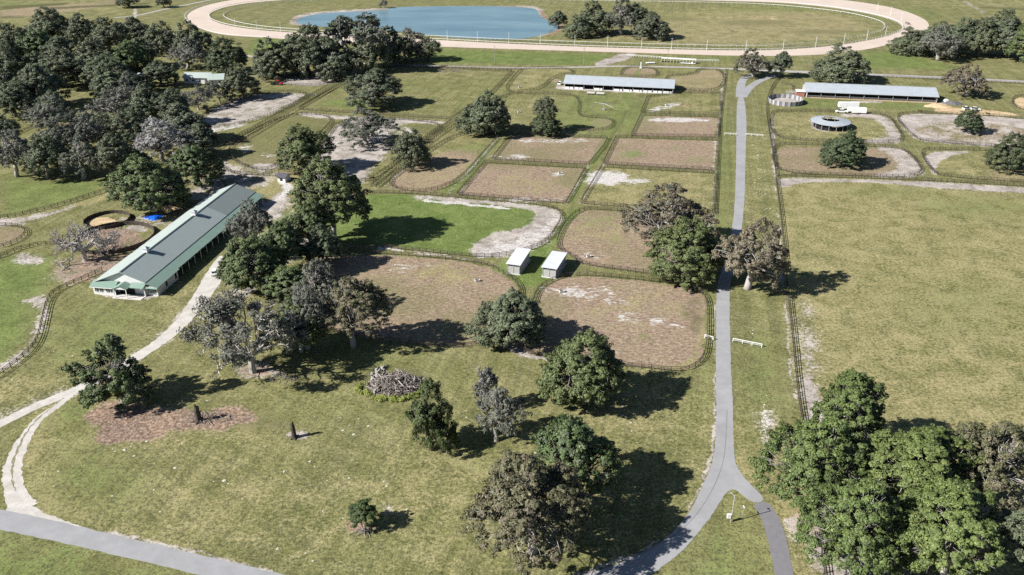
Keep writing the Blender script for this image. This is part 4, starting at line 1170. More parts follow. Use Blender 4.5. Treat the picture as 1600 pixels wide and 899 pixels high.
fence([(1380,121),(1480,126),(1600,132),(1720,139)], 'dark fence along the near side of the far road behind the right silver barn', False, smooth=0)
fence([(1222,132),(1238,134),(1238,142)], 'short dark fence between the open round pen and the brick hut', False, smooth=0)
fence([(590,103),(690,106),(800,110),(815,108)], 'dark fence along the gravel road above the long green field', False, smooth=0)
fence([(543,119),(470,159),(400,199),(357,222),(320,252)], 'dark fence on the left of the straight diagonal lane below the woods', False, smooth=1)
fence([(553,121),(480,162),(412,202),(372,226)], 'dark fence on the right of the straight diagonal lane below the woods', False, smooth=1)
fence([(705,190),(672,214),(580,292)], 'dark fence between the sandy paddock and its grass lane', False, smooth=0)
fence([(712,196),(684,214),(636,256),(588,294)], 'dark fence on the grass lane side of the slanted brown paddock', False, smooth=0)
fence([(415,270),(455,268),(472,280),(478,292)], 'short dark fence beside the small white-fronted shelter', False, smooth=1)
fence([(320,252),(345,258),(360,272),(385,274),(440,276)], 'dark fence between the woods and the far end of the green-roofed barn', False, smooth=1)
fence([(-60,352),(0,343),(37,336),(95,322),(140,308),(180,294),(215,282)], 'dark fence along the lower side of the bright meadow at the left', False, True)
fence([(-60,395),(0,389),(30,378),(43,364),(32,355),(0,353),(-60,356)], 'dark fence around the rounded paddock end at the left frame edge', False, True)
fence([(-60,425),(0,403),(30,391),(55,385),(85,382)], 'dark fence from the left frame edge to the leafless tree', False, True)
fence([(160,424),(130,438),(108,447),(84,458),(74,472),(69,492),(62,525),(52,545),(34,562),(0,588),(-60,625)], 'dark S-curved fence left of the front of the green-roofed barn', False, True)
fence([(0,224),(22,212),(50,200)], 'dark fence corner at the left frame edge inside the woods', False, smooth=0)

WG = 'white racetrack rails'
def rail(poly, label, closed=True, spacing=4.0):
    pix = P[poly] if isinstance(poly, str) else poly
    pts = resample(chaikin([G(*p) for p in pix], 2, closed), spacing, closed)
    X = sum(p[0] for p in pts) / len(pts); Y = sum(p[1] for p in pts) / len(pts)
    loc = [(x - X, y - Y) for x, y in pts]
    root = empty('track_rail', (X, Y, 0), 0, label, 'rail', WG)
    mb = MB(); strip_boards(mb, loc, closed, (1.08,), .22, .16); mb.build('rail', M['whitemetal'], root)
    pb = MB()
    for x, y in loc: pb.box((x, y, .52), (.14, .14, 1.04))
    tag(pb.build('posts', M['whitemetal'], root), kind='stuff')
rail('track_in', 'white rail on the inner edge of the sandy racetrack')
rail('turf_in', 'white rail of the innermost oval, nearest the pond')
rail([(420,60),(345,56),(311,46),(289,33),(289,20.5),(317,8.5),(360,-.5)], 'white rail on the outer edge of the left racetrack bend', False)
def barrier(a, b, label, n=4, h=1.0, name='white_barrier'):
    A = G(*a); B = G(*b)
    root = empty(name, (A[0], A[1], 0), math.atan2(B[1] - A[1], B[0] - A[0]), label, 'barrier')
    l = math.dist(A, B)
    mb = MB(); mb.box((l / 2, 0, h), (l + .2, .16, .16)); mb.box((l / 2, 0, h * .55), (l, .05, .10)); mb.build('rail', M['white'], root)
    for i in range(n):
        mb = MB(); mb.box((l * i / (n - 1), 0, h / 2 - .05), (.16, .16, h + .02)); mb.build('post', M['white'], root)
barrier((1101,528), (1114,532), 'short white rail left of the paved lane, opposite a longer one', 2)
barrier((1145,534), (1190,543), 'long white rail on the right verge of the paved lane', 4)
barrier((1132,211), (1150,212), 'white rail left of the paved lane near the small brown paddock', 3)
barrier((1165,212), (1192,214), 'white rail right of the paved lane near the roofed round pen', 4)
barrier((978,88), (1034,92), 'white rail at the racetrack crossing, left of the starting gate', 15, 1.3)
barrier((1086,96), (1123,97), 'white rail right of the starting gate', 9, 1.3)

# ------------------------------------------------------------------ buildings
def frame_root(name, A, rz, label, cat, group=None):
    return empty(name, (A[0], A[1], 0), rz, label, cat, group)

def mesh_in(root, name, fn, mat=None):
    mb = MB(); fn(mb); return mb.build(name, mat, root)

# the long green-roofed barn
gx, gy = G(187, 426, 7)
GB = empty('horse_barn', (gx, gy, 0), -R(8.83), 'very long white barn with grey-green roof and pale green lean-to, two vents on its ridge', 'barn')
Lb = 76.5
def f(mb):   # west slope, east slope as thick slabs
    mb.slab([(0, 0, 7.0), (0, Lb, 7.0), (-9.1, Lb, 3.3), (-9.1, -.6, 3.3)], .12)
mesh_in(GB, 'west_roof', f, M['roof_lgreen'])
M['roof_gray_dark'] = metal_roof('darker_grey_shingle', (.205, .24, .23), .3, .8, .2)
mesh_in(GB, 'east_roof', lambda mb: mb.slab([(7.5, -.2, 4.15), (7.5, 53.0, 4.15), (0, 53.0, 7.0), (0, -.2, 7.0)], .12), M['roof_gray'])
mesh_in(GB, 'east_roof', lambda mb: mb.slab([(7.5, 53.01, 4.15), (7.5, Lb, 4.15), (0, Lb, 7.0), (0, 53.01, 7.0)], .125), M['roof_gray_dark'])
def f(mb):
    for (y0, y1, dx) in ((-.4, 12.5, 0), (12.54, 33, -.5), (33.04, 50, -.5), (50.04, Lb, -.5)):
        mb.slab([(11.3 + dx, y0, 2.95 - dx * .25), (11.3 + dx, y1, 2.95 - dx * .25), (7.42, y1, 4.05), (7.42, y0, 4.05)], .10)
mesh_in(GB, 'lean_to_roof', f, M['roof_green'])
mesh_in(GB, 'ridge_cap', lambda mb: mb.box((0, Lb / 2, 7.16), (.42, Lb, .10)), simple('dark_ridge', (.13, .16, .15), .6, .2))
def f(mb):
    # gable walls, long walls
    for y in (.6, Lb - .5):
        mb.add([(-8.5, y, 0), (7.3, y, 0), (7.3, y, 4.0), (0, y, 6.85), (-8.5, y, 3.4), (-8.5, y + .2, 0), (7.3, y + .2, 0), (7.3, y + .2, 4.0), (0, y + .2, 6.85), (-8.5, y + .2, 3.4)],
               [(0, 1, 2, 3, 4), (9, 8, 7, 6, 5), (0, 5, 6, 1), (1, 6, 7, 2), (2, 7, 8, 3), (3, 8, 9, 4), (4, 9, 5, 0)])
    mb.box((-8.45, Lb / 2, 1.7), (.2, Lb - 1.6, 3.4))
    mb.box((10.7, 6.0, 1.45), (.2, 11.6, 2.9)); mb.box((9.0, 12.0, 1.5), (3.3, .2, 3.0)); mb.box((9.0, .2, 1.45), (3.5, .2, 2.9))
    # front rooms under the pent roof
    mb.box((-5.2, -1.5, 1.35), (7.0, .2, 2.7)); mb.box((-8.6, -.5, 1.35), (.2, 2.0, 2.7))
    mb.box((7.2, -.3, 1.4), (.25, 1.2, 2.8))
    y = 13.2; i = 0
    while y < Lb - 2:                       # piers and stall doors of the open side
        mb.box((7.35, y + .7, 1.9), (.24, 1.4 if i % 3 else 3.0, 3.8)); y += 4.2; i += 1
mesh_in(GB, 'wall', f, M['wall_white'])
mesh_in(GB, 'stall_opening_shade', lambda mb: mb.box((7.0, 44.5, 1.7), (.2, 62.5, 3.3)), M['dark'])  # solid dark box, shade inside the stalls put into its colour
def f(mb):
    mb.slab([(-9.3, -2.3, 2.75), (-1.4, -2.3, 2.75), (-1.4, .5, 3.75), (-9.3, .5, 3.75)], .10)
    mb.slab([(2.9, -1.6, 2.9), (7.3, -1.6, 2.9), (7.3, .5, 3.75), (2.9, .5, 3.75)], .10)
    mb.slab([(7.5, -1.0, 2.75), (11.3, -1.0, 2.75), (11.3, -.45, 2.98), (7.5, -.45, 2.98)], .08)
mesh_in(GB, 'porch_roof', f, M['roof_green'])
def f(mb):
    mb.slab([(-1.5, -3.2, 3.0), (.75, -3.2, 3.9), (.75, .4, 3.9), (-1.5, .4, 3.0)], .1)
    mb.slab([(.77, -3.2, 3.9), (3.0, -3.2, 3.0), (3.0, .4, 3.0), (.77, .4, 3.9)], .1)
mesh_in(GB, 'entry_gable', f, M['roof_green'])
def f(mb):
    mb.add([(-1.3, -3.0, 2.95), (2.8, -3.0, 2.95), (.75, -3.0, 3.8), (-1.3, -2.85, 2.95), (2.8, -2.85, 2.95), (.75, -2.85, 3.8)], [(0, 1, 2), (5, 4, 3), (0, 3, 4, 1), (1, 4, 5, 2), (2, 5, 3, 0)])
    mb.box((-9.2, -2.25, 2.66), (.2, .1, .2)); mb.box((-5.3, -2.34, 2.66), (8.0, .06, .2))
mesh_in(GB, 'fascia', f, M['white'])
mesh_in(GB, 'entry_doorway_shade', lambda mb: mb.box((.8, .45, 1.45), (4.6, .24, 2.9)), M['dark'])  # solid dark panel painted as the shade within the porch opening
for xx in (-1.2, 2.7):
    mesh_in(GB, 'porch_post', lambda mb: mb.box((xx, -2.9, 1.5), (.2, .2, 3.0)), M['white'])
for xx, yy in ((-7.6, -1.62), (-6.1, -1.62), (-4.0, -1.62), (-2.6, -1.62), (8.4, .08), (9.7, .08)):
    w_ = mesh_in(GB, 'window', lambda mb: mb.box((xx, yy, 1.6), (1.1, .06, 1.25)), M['glass'])
    def f(mb):
        mb.box((xx, yy - .05, 1.6), (.07, .05, 1.2)); mb.box((xx, yy - .05, 1.6), (1.05, .045, .07))
        mb.box((xx, yy - .05, 2.25), (1.2, .07, .07)); mb.box((xx, yy - .05, .96), (1.2, .07, .07))
    mesh_in(w_, 'window_frame', f, M['white'])
mesh_in(GB, 'side_window', lambda mb: mb.box((10.82, 5.2, 1.6), (.06, 1.0, 1.5)), M['glass'])
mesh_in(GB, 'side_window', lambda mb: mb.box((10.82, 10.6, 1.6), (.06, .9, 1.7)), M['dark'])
for yy in range(15, 76, 4):
    mesh_in(GB, 'lean_to_post', lambda mb: mb.box((10.6, yy, 1.5), (.16, .16, 3.0)), M['white'])
mesh_in(GB, 'patio', lambda mb: mb.box((2.6, -1.9, .06), (9.0, 2.8, .12)), M['concrete'])
for yy in (14.6, 45.2):
    c = mesh_in(GB, 'cupola', lambda mb: (mb.box((0, yy, 7.7), (1.5, 1.5, 1.2))), M['white'])
    def f(mb):
        mb.add([(-1.0, yy - 1.0, 8.3), (1.0, yy - 1.0, 8.3), (1.0, yy + 1.0, 8.3), (-1.0, yy + 1.0, 8.3), (0, yy, 9.0)], [(3, 2, 1, 0), (0, 1, 4), (1, 2, 4), (2, 3, 4), (3, 0, 4)])
    mesh_in(c, 'cupola_roof', f, M['roof_silver'])

def shed_row(A, B, depth, eave, ridge, nb, label, white):
    """open-fronted stable: front eave runs A to B"""
    l = math.dist(A, B); rz = math.atan2(B[1] - A[1], B[0] - A[0])
    root = empty('stable_barn', (A[0], A[1], 0), rz, label, 'barn', 'silver-roofed open stables')
    o = .7; hd = depth / 2
    def f(mb):
        mb.slab([(-o, -o, eave), (l + o, -o, eave), (l + o, hd, ridge), (-o, hd, ridge)], .10)
        mb.slab([(-o, hd + .002, ridge), (l + o, hd + .002, ridge), (l + o, depth + o, eave), (-o, depth + o, eave)], .10)
    mesh_in(root, 'roof', f, M['roof_silver'])
    mesh_in(root, 'ridge_cap', lambda mb: mb.box((l / 2, hd, ridge + .13), (l + 1.3, .5, .08)), M['steel'])
    mesh_in(root, 'gutter', lambda mb: mb.box((l / 2, -o - .06, eave), (l + 1.3, .12, .22)), M['steel'])
    for x in (0, l):
        def f(mb):
            mb.add([(x - .1, 0, 0), (x - .1, depth, 0), (x - .1, depth, eave), (x - .1, hd, ridge - .1), (x - .1, 0, eave), (x + .1, 0, 0), (x + .1, depth, 0), (x + .1, depth, eave), (x + .1, hd, ridge - .1), (x + .1, 0, eave)],
                   [(0, 1, 2, 3, 4), (9, 8, 7, 6, 5), (0, 5, 6, 1), (1, 6, 7, 2), (2, 7, 8, 3), (3, 8, 9, 4), (4, 9, 5, 0)])
        mesh_in(root, 'end_wall', f, M['wall_white'] if white else M['greywood'])
    mesh_in(root, 'stall_wall_painted_shade', lambda mb: mb.box((l / 2, 3.6, eave / 2 + .3), (l - .5, .2, eave + .4)), M['dark'])  # wall coloured near-black to paint in the shade inside the bays
    mesh_in(root, 'floor', lambda mb: mb.box((l / 2, 1.6, .05), (l - .3, 3.6, .10)), M['concrete'] if white else M['sandpile'])
    for i in range(nb + 1):
        x = l * i / nb
        mesh_in(root, 'post', lambda mb: mb.box((min(max(x, .16), l - .16), .05, eave / 2), (.2, .2, eave)), M['steel'])
    rs = random.Random(int(l * 10))
    for i in range(nb):
        x0 = l * i / nb + .25; x1 = l * (i + 1) / nb - .25
        if white and i in (4, 2): continue
        h = 1.15 if white else .9
        if white:
            q = x0
            while q < x1 - 1.2:
                w_ = min(rs.choice([2.6, 3.4]), x1 - q)
                mesh_in(root, 'stall_panel', lambda mb: mb.box((q + w_ / 2 - .15, 0, h / 2 + .12), (w_ - .35, .12, h)), M['white'])
                q += w_
        else:
            def f(mb):
                for z in (.5, .95, 1.35): mb.box(((x0 + x1) / 2, .2, z), (x1 - x0, .07, .09))
            mesh_in(root, 'stall_rail', f, M['greywood'])
    return root, rz
A1, B1 = G(882, 139), G(1051, 147)
b1, rz1 = shed_row(A1, B1, 16.5, 3.1, 5.9, 11, 'long silver-roofed stable with white stall panels, left of the paved lane', True)
A2, B2 = G(1260, 153), G(1463, 161.5)
b2, rz2 = shed_row(A2, B2, 17.0, 3.4, 6.2, 9, 'long silver-roofed stable with dark open bays and grey posts, right of the paved lane', False)

def small_shed(f0, f1, label, mat):
    A = G(*f0); B = G(*f1); w = math.dist(A, B); rz = math.atan2(B[1] - A[1], B[0] - A[0])
    root = empty('run_in_shed', (A[0], A[1], 0), rz, label, 'shed', 'pair of small metal-roofed sheds')
    d = 11.2; sk = .14
    y1 = d
    k = math.tan(.27 + rz + .02)
    def sh(y): return 0.0
    mesh_in(root, 'roof', lambda mb: mb.slab([(-.45, -.5, 3.35), (w + .45, -.5, 3.35), (w + .45, d + .3, 3.75), (-.45, d + .3, 3.75)], .08), mat)
    def f(mb):
        mb.box((.05, d / 2, 1.7), (.1, d, 3.3)); mb.box((w - .05, d / 2, 1.7), (.1, d, 3.3)); mb.box((w / 2, d, 1.7), (w, .1, 3.4))
        mb.box((w / 2, 0, 1.35), (w + .05, .12, 2.5))
    mesh_in(root, 'wall', f, M['greywood'])
    mesh_in(root, 'front_gap_shade', lambda mb: mb.box((w / 2, .02, 2.95), (w - .3, .08, .55)), M['dark'])  # dark strip, shade of the gap above the front wall painted in
    for x in (.02, w / 2, w - .02):
        mesh_in(root, 'front_post', lambda mb: mb.box((x, -.10, 1.55), (.16, .10, 3.1)), M['steel'])
    mesh_in(root, 'base_slab', lambda mb: mb.box((w / 2, d / 2, .06), (w + .8, d + .8, .12)), M['concrete'])
small_shed((793, 427), (811.5, 429.5), 'small grey-walled shed with bright white metal roof, the left one of the pair', M['roof_white'])
small_shed((848, 432.5), (868, 435.5), 'small grey-walled shed with pale ribbed metal roof, the right one of the pair', metal_roof('pale_ribbed_metal', (.56, .57, .63), .35, .4, .2))

def gable_house(A, rz, w, d, h, rise, roofm, wallm, label, name='house', cat='house', wins=3, wing=None, overhang=.6):
    root = empty(name, (A[0], A[1], 0), rz, label, cat)
    def f(mb):
        o = overhang
        mb.slab([(-o, -o, h), (w + o, -o, h), (w + o, d / 2, h + rise), (-o, d / 2, h + rise)], .12)
        mb.slab([(-o, d / 2 + .002, h + rise), (w + o, d / 2 + .002, h + rise), (w + o, d + o, h), (-o, d + o, h)], .12)
    mesh_in(root, 'roof', f, roofm)
    def f(mb):
        mb.add([(0, 0, 0), (w, 0, 0), (w, d, 0), (0, d, 0), (0, 0, h), (w, 0, h), (w, d, h), (0, d, h), (0, d / 2, h + rise - .05), (w, d / 2, h + rise - .05)],
               [(0, 1, 5, 4), (2, 3, 7, 6), (3, 0, 4, 8, 7), (1, 2, 6, 9, 5)])
    mesh_in(root, 'wall', f, wallm)
    for i in range(wins):
        x = w * (i + .5) / wins
        mesh_in(root, 'window', lambda mb: mb.box((x, -.03, h * .55), (1.1, .08, 1.1)), M['glass'])
    return root
hx = G(288, 130.5)
gable_house(hx, R(-4), 15, 8, 3.2, 2.2, M['roof_lgreen'], M['wall_white'], 'white house with pale green roof half hidden by trees in the woods', wins=4)
hx2 = G(327, 133.5)
gable_house(hx2, R(8), 8, 9, 3.0, 2.4, M['roof_lgreen'], M['wall_white'], 'white side wing with pale green roof just right of the green-roofed house', wins=2, name='annex')
gable_house(G(224, 108), R(-8), 6.5, 6, 3.0, 1.6, simple('brown_metal_roof', (.24, .16, .13), .7, .2), M['wall_white'], 'small shed with brown roof among the woods, left of the house', name='shed', cat='shed', wins=1)
gable_house(G(216, 126), R(-5), 5, 5, 2.6, 1.2, M['roof_silver'], M['wall_white'], 'tiny white outbuilding in the woods below the brown-roofed shed', name='outbuilding', cat='shed', wins=1)
gable_house(G(434, 285), R(-14), 3.4, 4.2, 2.3, .9, simple('dark_shelter_roof', (.08, .08, .09), .7, .2), M['wall_white'], 'small shelter with dark roof and white arched front near the barn far end', name='small_shelter', cat='shelter', wins=1)
gable_house(G(1244, 151), rz2, 4.2, 5, 2.6, .3, M['white'], M['brick'], 'small red brick hut with flat white roof at the left end of the right stable', name='brick_hut', cat='hut', wins=0, overhang=.4)

# ------------------------------------------------------------------ round pens
def round_pen(cx, cy, rad, h, label, mat, mat2=None, n=36, roof=None, name='round_pen', gap=0.0):
    root = empty(name, (cx, cy, 0), 0, label, 'pen')
    def f(mb, par=0):
        for i in range(n):
            a = 2 * math.pi * (i + .5) / n
            if mat2 and i % 2 != par: continue
            mb.box((rad * math.cos(a), rad * math.sin(a), h / 2), (.10, 2 * rad * math.sin(math.pi / n) - gap, h), None, a)
    if mat2:
        for i in range(n):
            a = 2 * math.pi * (i + .5) / n
            mesh_in(root, 'wall_panel', lambda mb: mb.box((rad * math.cos(a), rad * math.sin(a), h / 2), (.10, 2 * rad * math.sin(math.pi / n), h), None, a), mat if i % 2 else mat2)
    else: mesh_in(root, 'wall_panels', f, mat)
    def g(mb):
        for i in range(n // 2):
            a = 4 * math.pi * i / n
            mb.box((( rad + .12) * math.cos(a), (rad + .12) * math.sin(a), (h + .3) / 2), (.14, .14, h + .3), None, a)
    mesh_in(root, 'posts', g, M['fence'])
    if roof:
        r0, r1, zz = roof
        def f(mb):
            N_ = 48; vs_ = []; fs = []
            for i in range(N_):
                a = 2 * math.pi * i / N_
                for (rr, z) in ((r1, zz), (r0, zz + .9), (r0, zz + .8), (r1, zz - .1)):
                    vs_.append((rr * math.cos(a), rr * math.sin(a), z))
            for i in range(N_):
                j = (i + 1) % N_
                for k in range(4): fs.append((i * 4 + k, j * 4 + k, j * 4 + (k + 1) % 4, i * 4 + (k + 1) % 4))
            mb.add(vs_, fs)
        mesh_in(root, 'ring_roof', f, M['roof_silver'])
        for i in range(16):
            a = 2 * math.pi * i / 16
            mesh_in(root, 'roof_post', lambda mb: mb.box(((r1 - .5) * math.cos(a), (r1 - .5) * math.sin(a), zz / 2), (.16, .16, zz)), M['steel'])
            if i % 2 == 0: mesh_in(root, 'inner_post', lambda mb: mb.box(((r0 + .2) * math.cos(a), (r0 + .2) * math.sin(a), zz / 2 + .4), (.14, .14, zz + .8)), M['steel'])
    return root
c = G(1227, 160)
round_pen(c[0], c[1], 8.9, 2.3, 'open round pen with striped pale panels left of the right stable', M['greywood'], simple('darker_panel', (.14, .14, .16), .8, .2), 40)
c = G(1298, 189, 3)
round_pen(c[0], c[1], 7.4, 2.0, 'round pen under a silver ring-shaped roof inside the green paddock', M['dark'], None, 30, (4.3, 9.2, 3.0))
c = G(170, 172)
round_pen(c[0], c[1], 6.6, 2.4, 'dark round pen hidden among the trees of the woods', M['dark'], M['fence'], 28)
c = G(180, 374)
round_pen(c[0], c[1], 12.6, 1.5, 'big dark-walled round pen beside the leafless tree and the green-roofed barn', M['fence'], None, 44, name='round_pen')
c = G(168, 346)
round_pen(c[0], c[1], 7.6, 1.25, 'smaller dark-walled pen with orange sand above the big round pen', M['fence'], None, 30)

# hot walker
c = G(943, 172)
hw = empty('horse_walker', (c[0], c[1], 0), 0, 'horse walker with long arms on a worn ring below the left stable', 'horse walker')
mesh_in(hw, 'motor_post', lambda mb: (mb.box((0, 0, .4), (1.1, 1.1, .8)), mb.tube((0, 0, .8), (0, 0, 3.4), .12, .10)), M['steel'])
for k in range(6):
    a = k * math.pi / 3 + .2
    mesh_in(hw, 'arm', lambda mb: (mb.tube((0, 0, 3.3), (6.6 * math.cos(a), 6.6 * math.sin(a), 2.6), .07, .05), mb.tube((6.6 * math.cos(a), 6.6 * math.sin(a), 2.6), (6.6 * math.cos(a), 6.6 * math.sin(a), 1.8), .03, .03)), M['steel'])

# ------------------------------------------------------------------ poles, signs, racecourse furniture
tp = MB(); tp.tube((0, 0, 0), (0, 0, 7.2), .14, .09, 6); tp_me = tp.mesh('pole', M['whitemetal'])
ta = MB(); ta.box((0, 0, 7.2), (1.2, .12, .12)); ta.box((-.5, 0, 7.35), (.3, .2, .25)); ta.box((.5, 0, 7.35), (.3, .2, .25)); ta_me = ta.mesh('lamp_head', M['steel'])
for (x, y, w_) in ((321,23,'at the inner edge of the left racetrack bend'),(368,43.5,'second around the left racetrack bend'),(402,48.5,'third around the left racetrack bend'),(439,51,'fourth from the left racetrack bend'),(480,53.5,'just left of the tree row on the racetrack'),
        (699,64,'just right of the tree row, before the pond'),(746,66,'second right of the tree row, before the pond'),(795,68,'third right of the tree row, before the pond'),(844,70.5,'at the right end of the pond'),(898,72,'left of the infield oaks'),(949,74,'below the infield oaks'),(1002,76,'right of the infield oaks'),
        (1049,77.5,'above the starting gate'),(1104,79,'right of the starting gate'),(1165,80.5,'above the north end of the paved lane'),(1223,79,'beyond the small dark oak at the far road'),(1274,74,'left of the wide oak behind the right stable'),(1318,69,'above the wide oak behind the right stable'),
        (1354,63,'where the right racetrack bend begins'),(1383,57,'inside the right racetrack bend'),(1408,33,'at the top of the right racetrack bend'),(1391,25,'past the top of the right racetrack bend'),(1370,19,'on the far side of the right racetrack bend')):
    X, Y = G(x, y)
    o = empty('light_pole', (X, Y, 0), 0, 'tall white pole ' + w_, 'light pole', 'white light poles of the racetrack')
    link('pole', tp_me, o); link('lamp_head', ta_me, o)
for (x, y, w_) in ((773,98,'dark thin utility pole above the long green field'), (912,101,'dark thin utility pole above the left stable roof'), (1042,104,'dark thin utility pole in front of the starting gate')):
    X, Y = G(x, y); o = empty('utility_pole', (X, Y, 0), 0, w_, 'utility pole')
    mesh_in(o, 'pole', lambda mb: mb.tube((0, 0, 0), (0, 0, 10.5), .17, .11), M['greylog'])
    mesh_in(o, 'crossarm', lambda mb: mb.box((0, 0, 9.8), (1.8, .12, .12)), M['greylog'])
# near power pole with meter box
X, Y = G(1142, 816)
o = empty('power_pole', (X, Y, 0), 0, 'slim pale pole with a white box, on the grass point of the lane fork', 'pole')
mesh_in(o, 'pole', lambda mb: mb.tube((0, 0, 0), (0, 0, 6.6), .12, .08, 8), M['greywood'])
mesh_in(o, 'box', lambda mb: (mb.box((-.55, -.05, 1.5), (.75, .35, .9)), mb.box((-.55, -.05, 1.98), (.85, .45, .08))), M['white'])
mesh_in(o, 'lamp_arm', lambda mb: (mb.tube((0, 0, 6.4), (-.5, .5, 6.7), .04, .04), mb.box((-.55, .55, 6.7), (.35, .3, .14))), M['steel'])
X, Y = G(1160, 808)
o = empty('street_sign', (X, Y, 0), 0, 'small post with pale crossed blades right of the slim pale pole', 'sign')
mesh_in(o, 'post', lambda mb: mb.tube((0, 0, 0), (0, 0, 2.3), .04, .04), M['steel'])
mesh_in(o, 'blade', lambda mb: mb.box((0, 0, 2.35), (.75, .04, .18), None, .3), M['white'])
mesh_in(o, 'blade', lambda mb: mb.box((0, 0, 2.56), (.75, .04, .18), None, 1.8), M['white'])
X, Y = G(1001, 107)
o = empty('marker_pillar', (X, Y, 0), 0, 'slender white pillar behind the left stable, by the far road', 'pillar')
mesh_in(o, 'shaft', lambda mb: mb.box((0, 0, 1.9), (.7, .5, 3.8)), M['white']); mesh_in(o, 'base', lambda mb: mb.box((0, 0, .3), (1.3, 1.1, .6)), M['white'])
# starting gate
A = G(1033, 97); B = G(1087, 100); l = math.dist(A, B)
o = empty('starting_gate', (A[0], A[1], 0), math.atan2(B[1] - A[1], B[0] - A[0]), 'long white starting gate parked on grass beside the racetrack', 'starting gate')
mesh_in(o, 'top_beam', lambda mb: (mb.box((l / 2, 0, 2.5), (l, .5, .45)), mb.box((l / 2, 2.2, 2.5), (l, .3, .3))), M['white'])
for k in range(12):
    x = l * k / 11
    mesh_in(o, 'stall_divider', lambda mb: mb.box((x, 1.1, 1.15), (.14, 2.4, 2.2)), M['white'])
mesh_in(o, 'tow_platform', lambda mb: (mb.box((l * .78, -1.8, .5), (9, 1.6, .2)), mb.box((l * .9, -1.8, .9), (1.2, 1.2, .7))), M['white'])
for x in (.05, .95):
    mesh_in(o, 'wheel', lambda mb: mb.tube((l * x, -.35, .5), (l * x, -.05, .5), .5, .5, 14), M['rubber'])
X, Y = G(1016, 100)
o = empty('flat_trailer', (X, Y, 0), .1, 'small white flat trailer left of the starting gate', 'trailer')
mesh_in(o, 'deck', lambda mb: mb.box((0, 0, .7), (5.5, 2.2, .35)), M['white'])
for x in (-.8, .8):
    mesh_in(o, 'wheel', lambda mb: mb.tube((x, -1.2, .38), (x, -1.0, .38), .38, .38, 12), M['rubber'])

# ------------------------------------------------------------------ vehicles
def wheels(root, xs, yw, r_=.36):
    for x in xs:
        for s_ in (-1, 1):
            mesh_in(root, 'wheel', lambda mb: mb.tube((x, s_ * yw - .13, r_), (x, s_ * yw + .13, r_), r_, r_, 14), M['rubber'])
def prof(mb, pts, w, mat=None, inset=0.0):
    """side profile extruded across, top narrowed a little"""
    n = len(pts); zmax = max(z for _, z in pts)
    vs_ = []
    for s_ in (-1, 1):
        for x, z in pts:
            k = w / 2 - (inset if z > zmax * .62 else 0)
            vs_.append((x, s_ * k, z))
    mb.add(vs_, [tuple(range(n)), tuple(range(2 * n - 1, n - 1, -1))] + [(i, n + i, n + (i + 1) % n, (i + 1) % n) for i in range(n)], mat)
def car(x, y, rz, label, paint='white', name='parked_car', suv=False):
    root = empty(name, (x, y, 0), rz, label, 'car')
    h = 1.75 if suv else 1.45
    mesh_in(root, 'body', lambda mb: prof(mb, [(-2.25, .35), (2.25, .35), (2.3, .75), (2.1, .92), (-2.2, .98), (-2.3, .7)], 1.82), M[paint])
    mesh_in(root, 'cabin', lambda mb: prof(mb, [(-1.9, .95), (1.15, .93), (.45, h - .08), (-.2, h), (-1.4, h - .03)], 1.62, None, .14), M['glass'])
    mesh_in(root, 'roof', lambda mb: mb.box((-.5, 0, h + .012), (1.6, 1.26, .06)), M[paint])
    wheels(root, (-1.4, 1.4), .84)
    for s_ in (-.65, .65): mesh_in(root, 'headlight', lambda mb: mb.box((2.26, s_, .7), (.08, .35, .16)), M['glass'])
    return root
def pickup(x, y, rz, label):
    root = empty('pickup_truck', (x, y, 0), rz, label, 'truck')
    mesh_in(root, 'body', lambda mb: prof(mb, [(-3.0, .5), (2.9, .5), (3.0, .95), (2.8, 1.2), (.9, 1.28), (-3.0, 1.25)], 2.05), M['white'])
    mesh_in(root, 'cab', lambda mb: prof(mb, [(-1.0, 1.26), (1.7, 1.24), (1.0, 1.9), (-.8, 1.92)], 1.85, None, .12), M['glass'])
    mesh_in(root, 'roof', lambda mb: mb.box((.1, 0, 1.95), (1.8, 1.5, .07)), M['white'])
    wheels(root, (-1.9, 1.9), .95, .42)
def trailer(x, y, rz, l, h, label, nw=3):
    root = empty('horse_trailer', (x, y, 0), rz, label, 'trailer', 'white horse trailers')
    mesh_in(root, 'body', lambda mb: prof(mb, [(-l / 2, .55), (l / 2 - 1.2, .55), (l / 2 - 1.0, 1.3), (l / 2 + .5, 1.35), (l / 2 + .4, h - .3), (l / 2 - .2, h), (-l / 2, h)], 2.4, None, .08), M['white'])
    for k in range(nw):
        xx = -l / 2 + 1 + k * (l - 2.6) / max(nw - 1, 1)
        mesh_in(root, 'window', lambda mb: mb.box((xx, -1.16, h * .68), (.65, .12, .45)), M['glass'])
    mesh_in(root, 'side_stripe', lambda mb: mb.box((-.4, -1.21, 1.0), (l - 1.5, .04, .18)), M['cloth'])
    wheels(root, (-1.2, -.2), 1.12, .38)
a = G(1317, 176.5); pickup(a[0] - .8, a[1], math.pi - .09, 'white pickup truck with dark windows hitched to the front horse trailer')
a = G(1339, 177.5); trailer(a[0], a[1], math.pi - .09, 8.4, 3.0, 'white horse trailer with a row of small windows, hitched behind the pickup', 5)
a = G(1326, 171.5); trailer(a[0], a[1] + .6, math.pi - .07, 9.6, 3.7, 'taller white horse trailer parked behind the pickup and its trailer', 2)
a = G(336, 428); car(a[0], a[1], R(100), 'white car partly under an oak on the gravel drive beside the green-roofed barn')
a = G(1510, 171.5); car(a[0], a[1], R(20), 'white car directly above the small dense tree, the left of two', suv=True)
a = G(1524, 172.5); car(a[0], a[1], R(-10), 'white car above the right side of the small dense tree, the right of two', suv=True)
a = G(875, 132); car(a[0], a[1], R(70), 'white car at the left end of the left stable', suv=True)
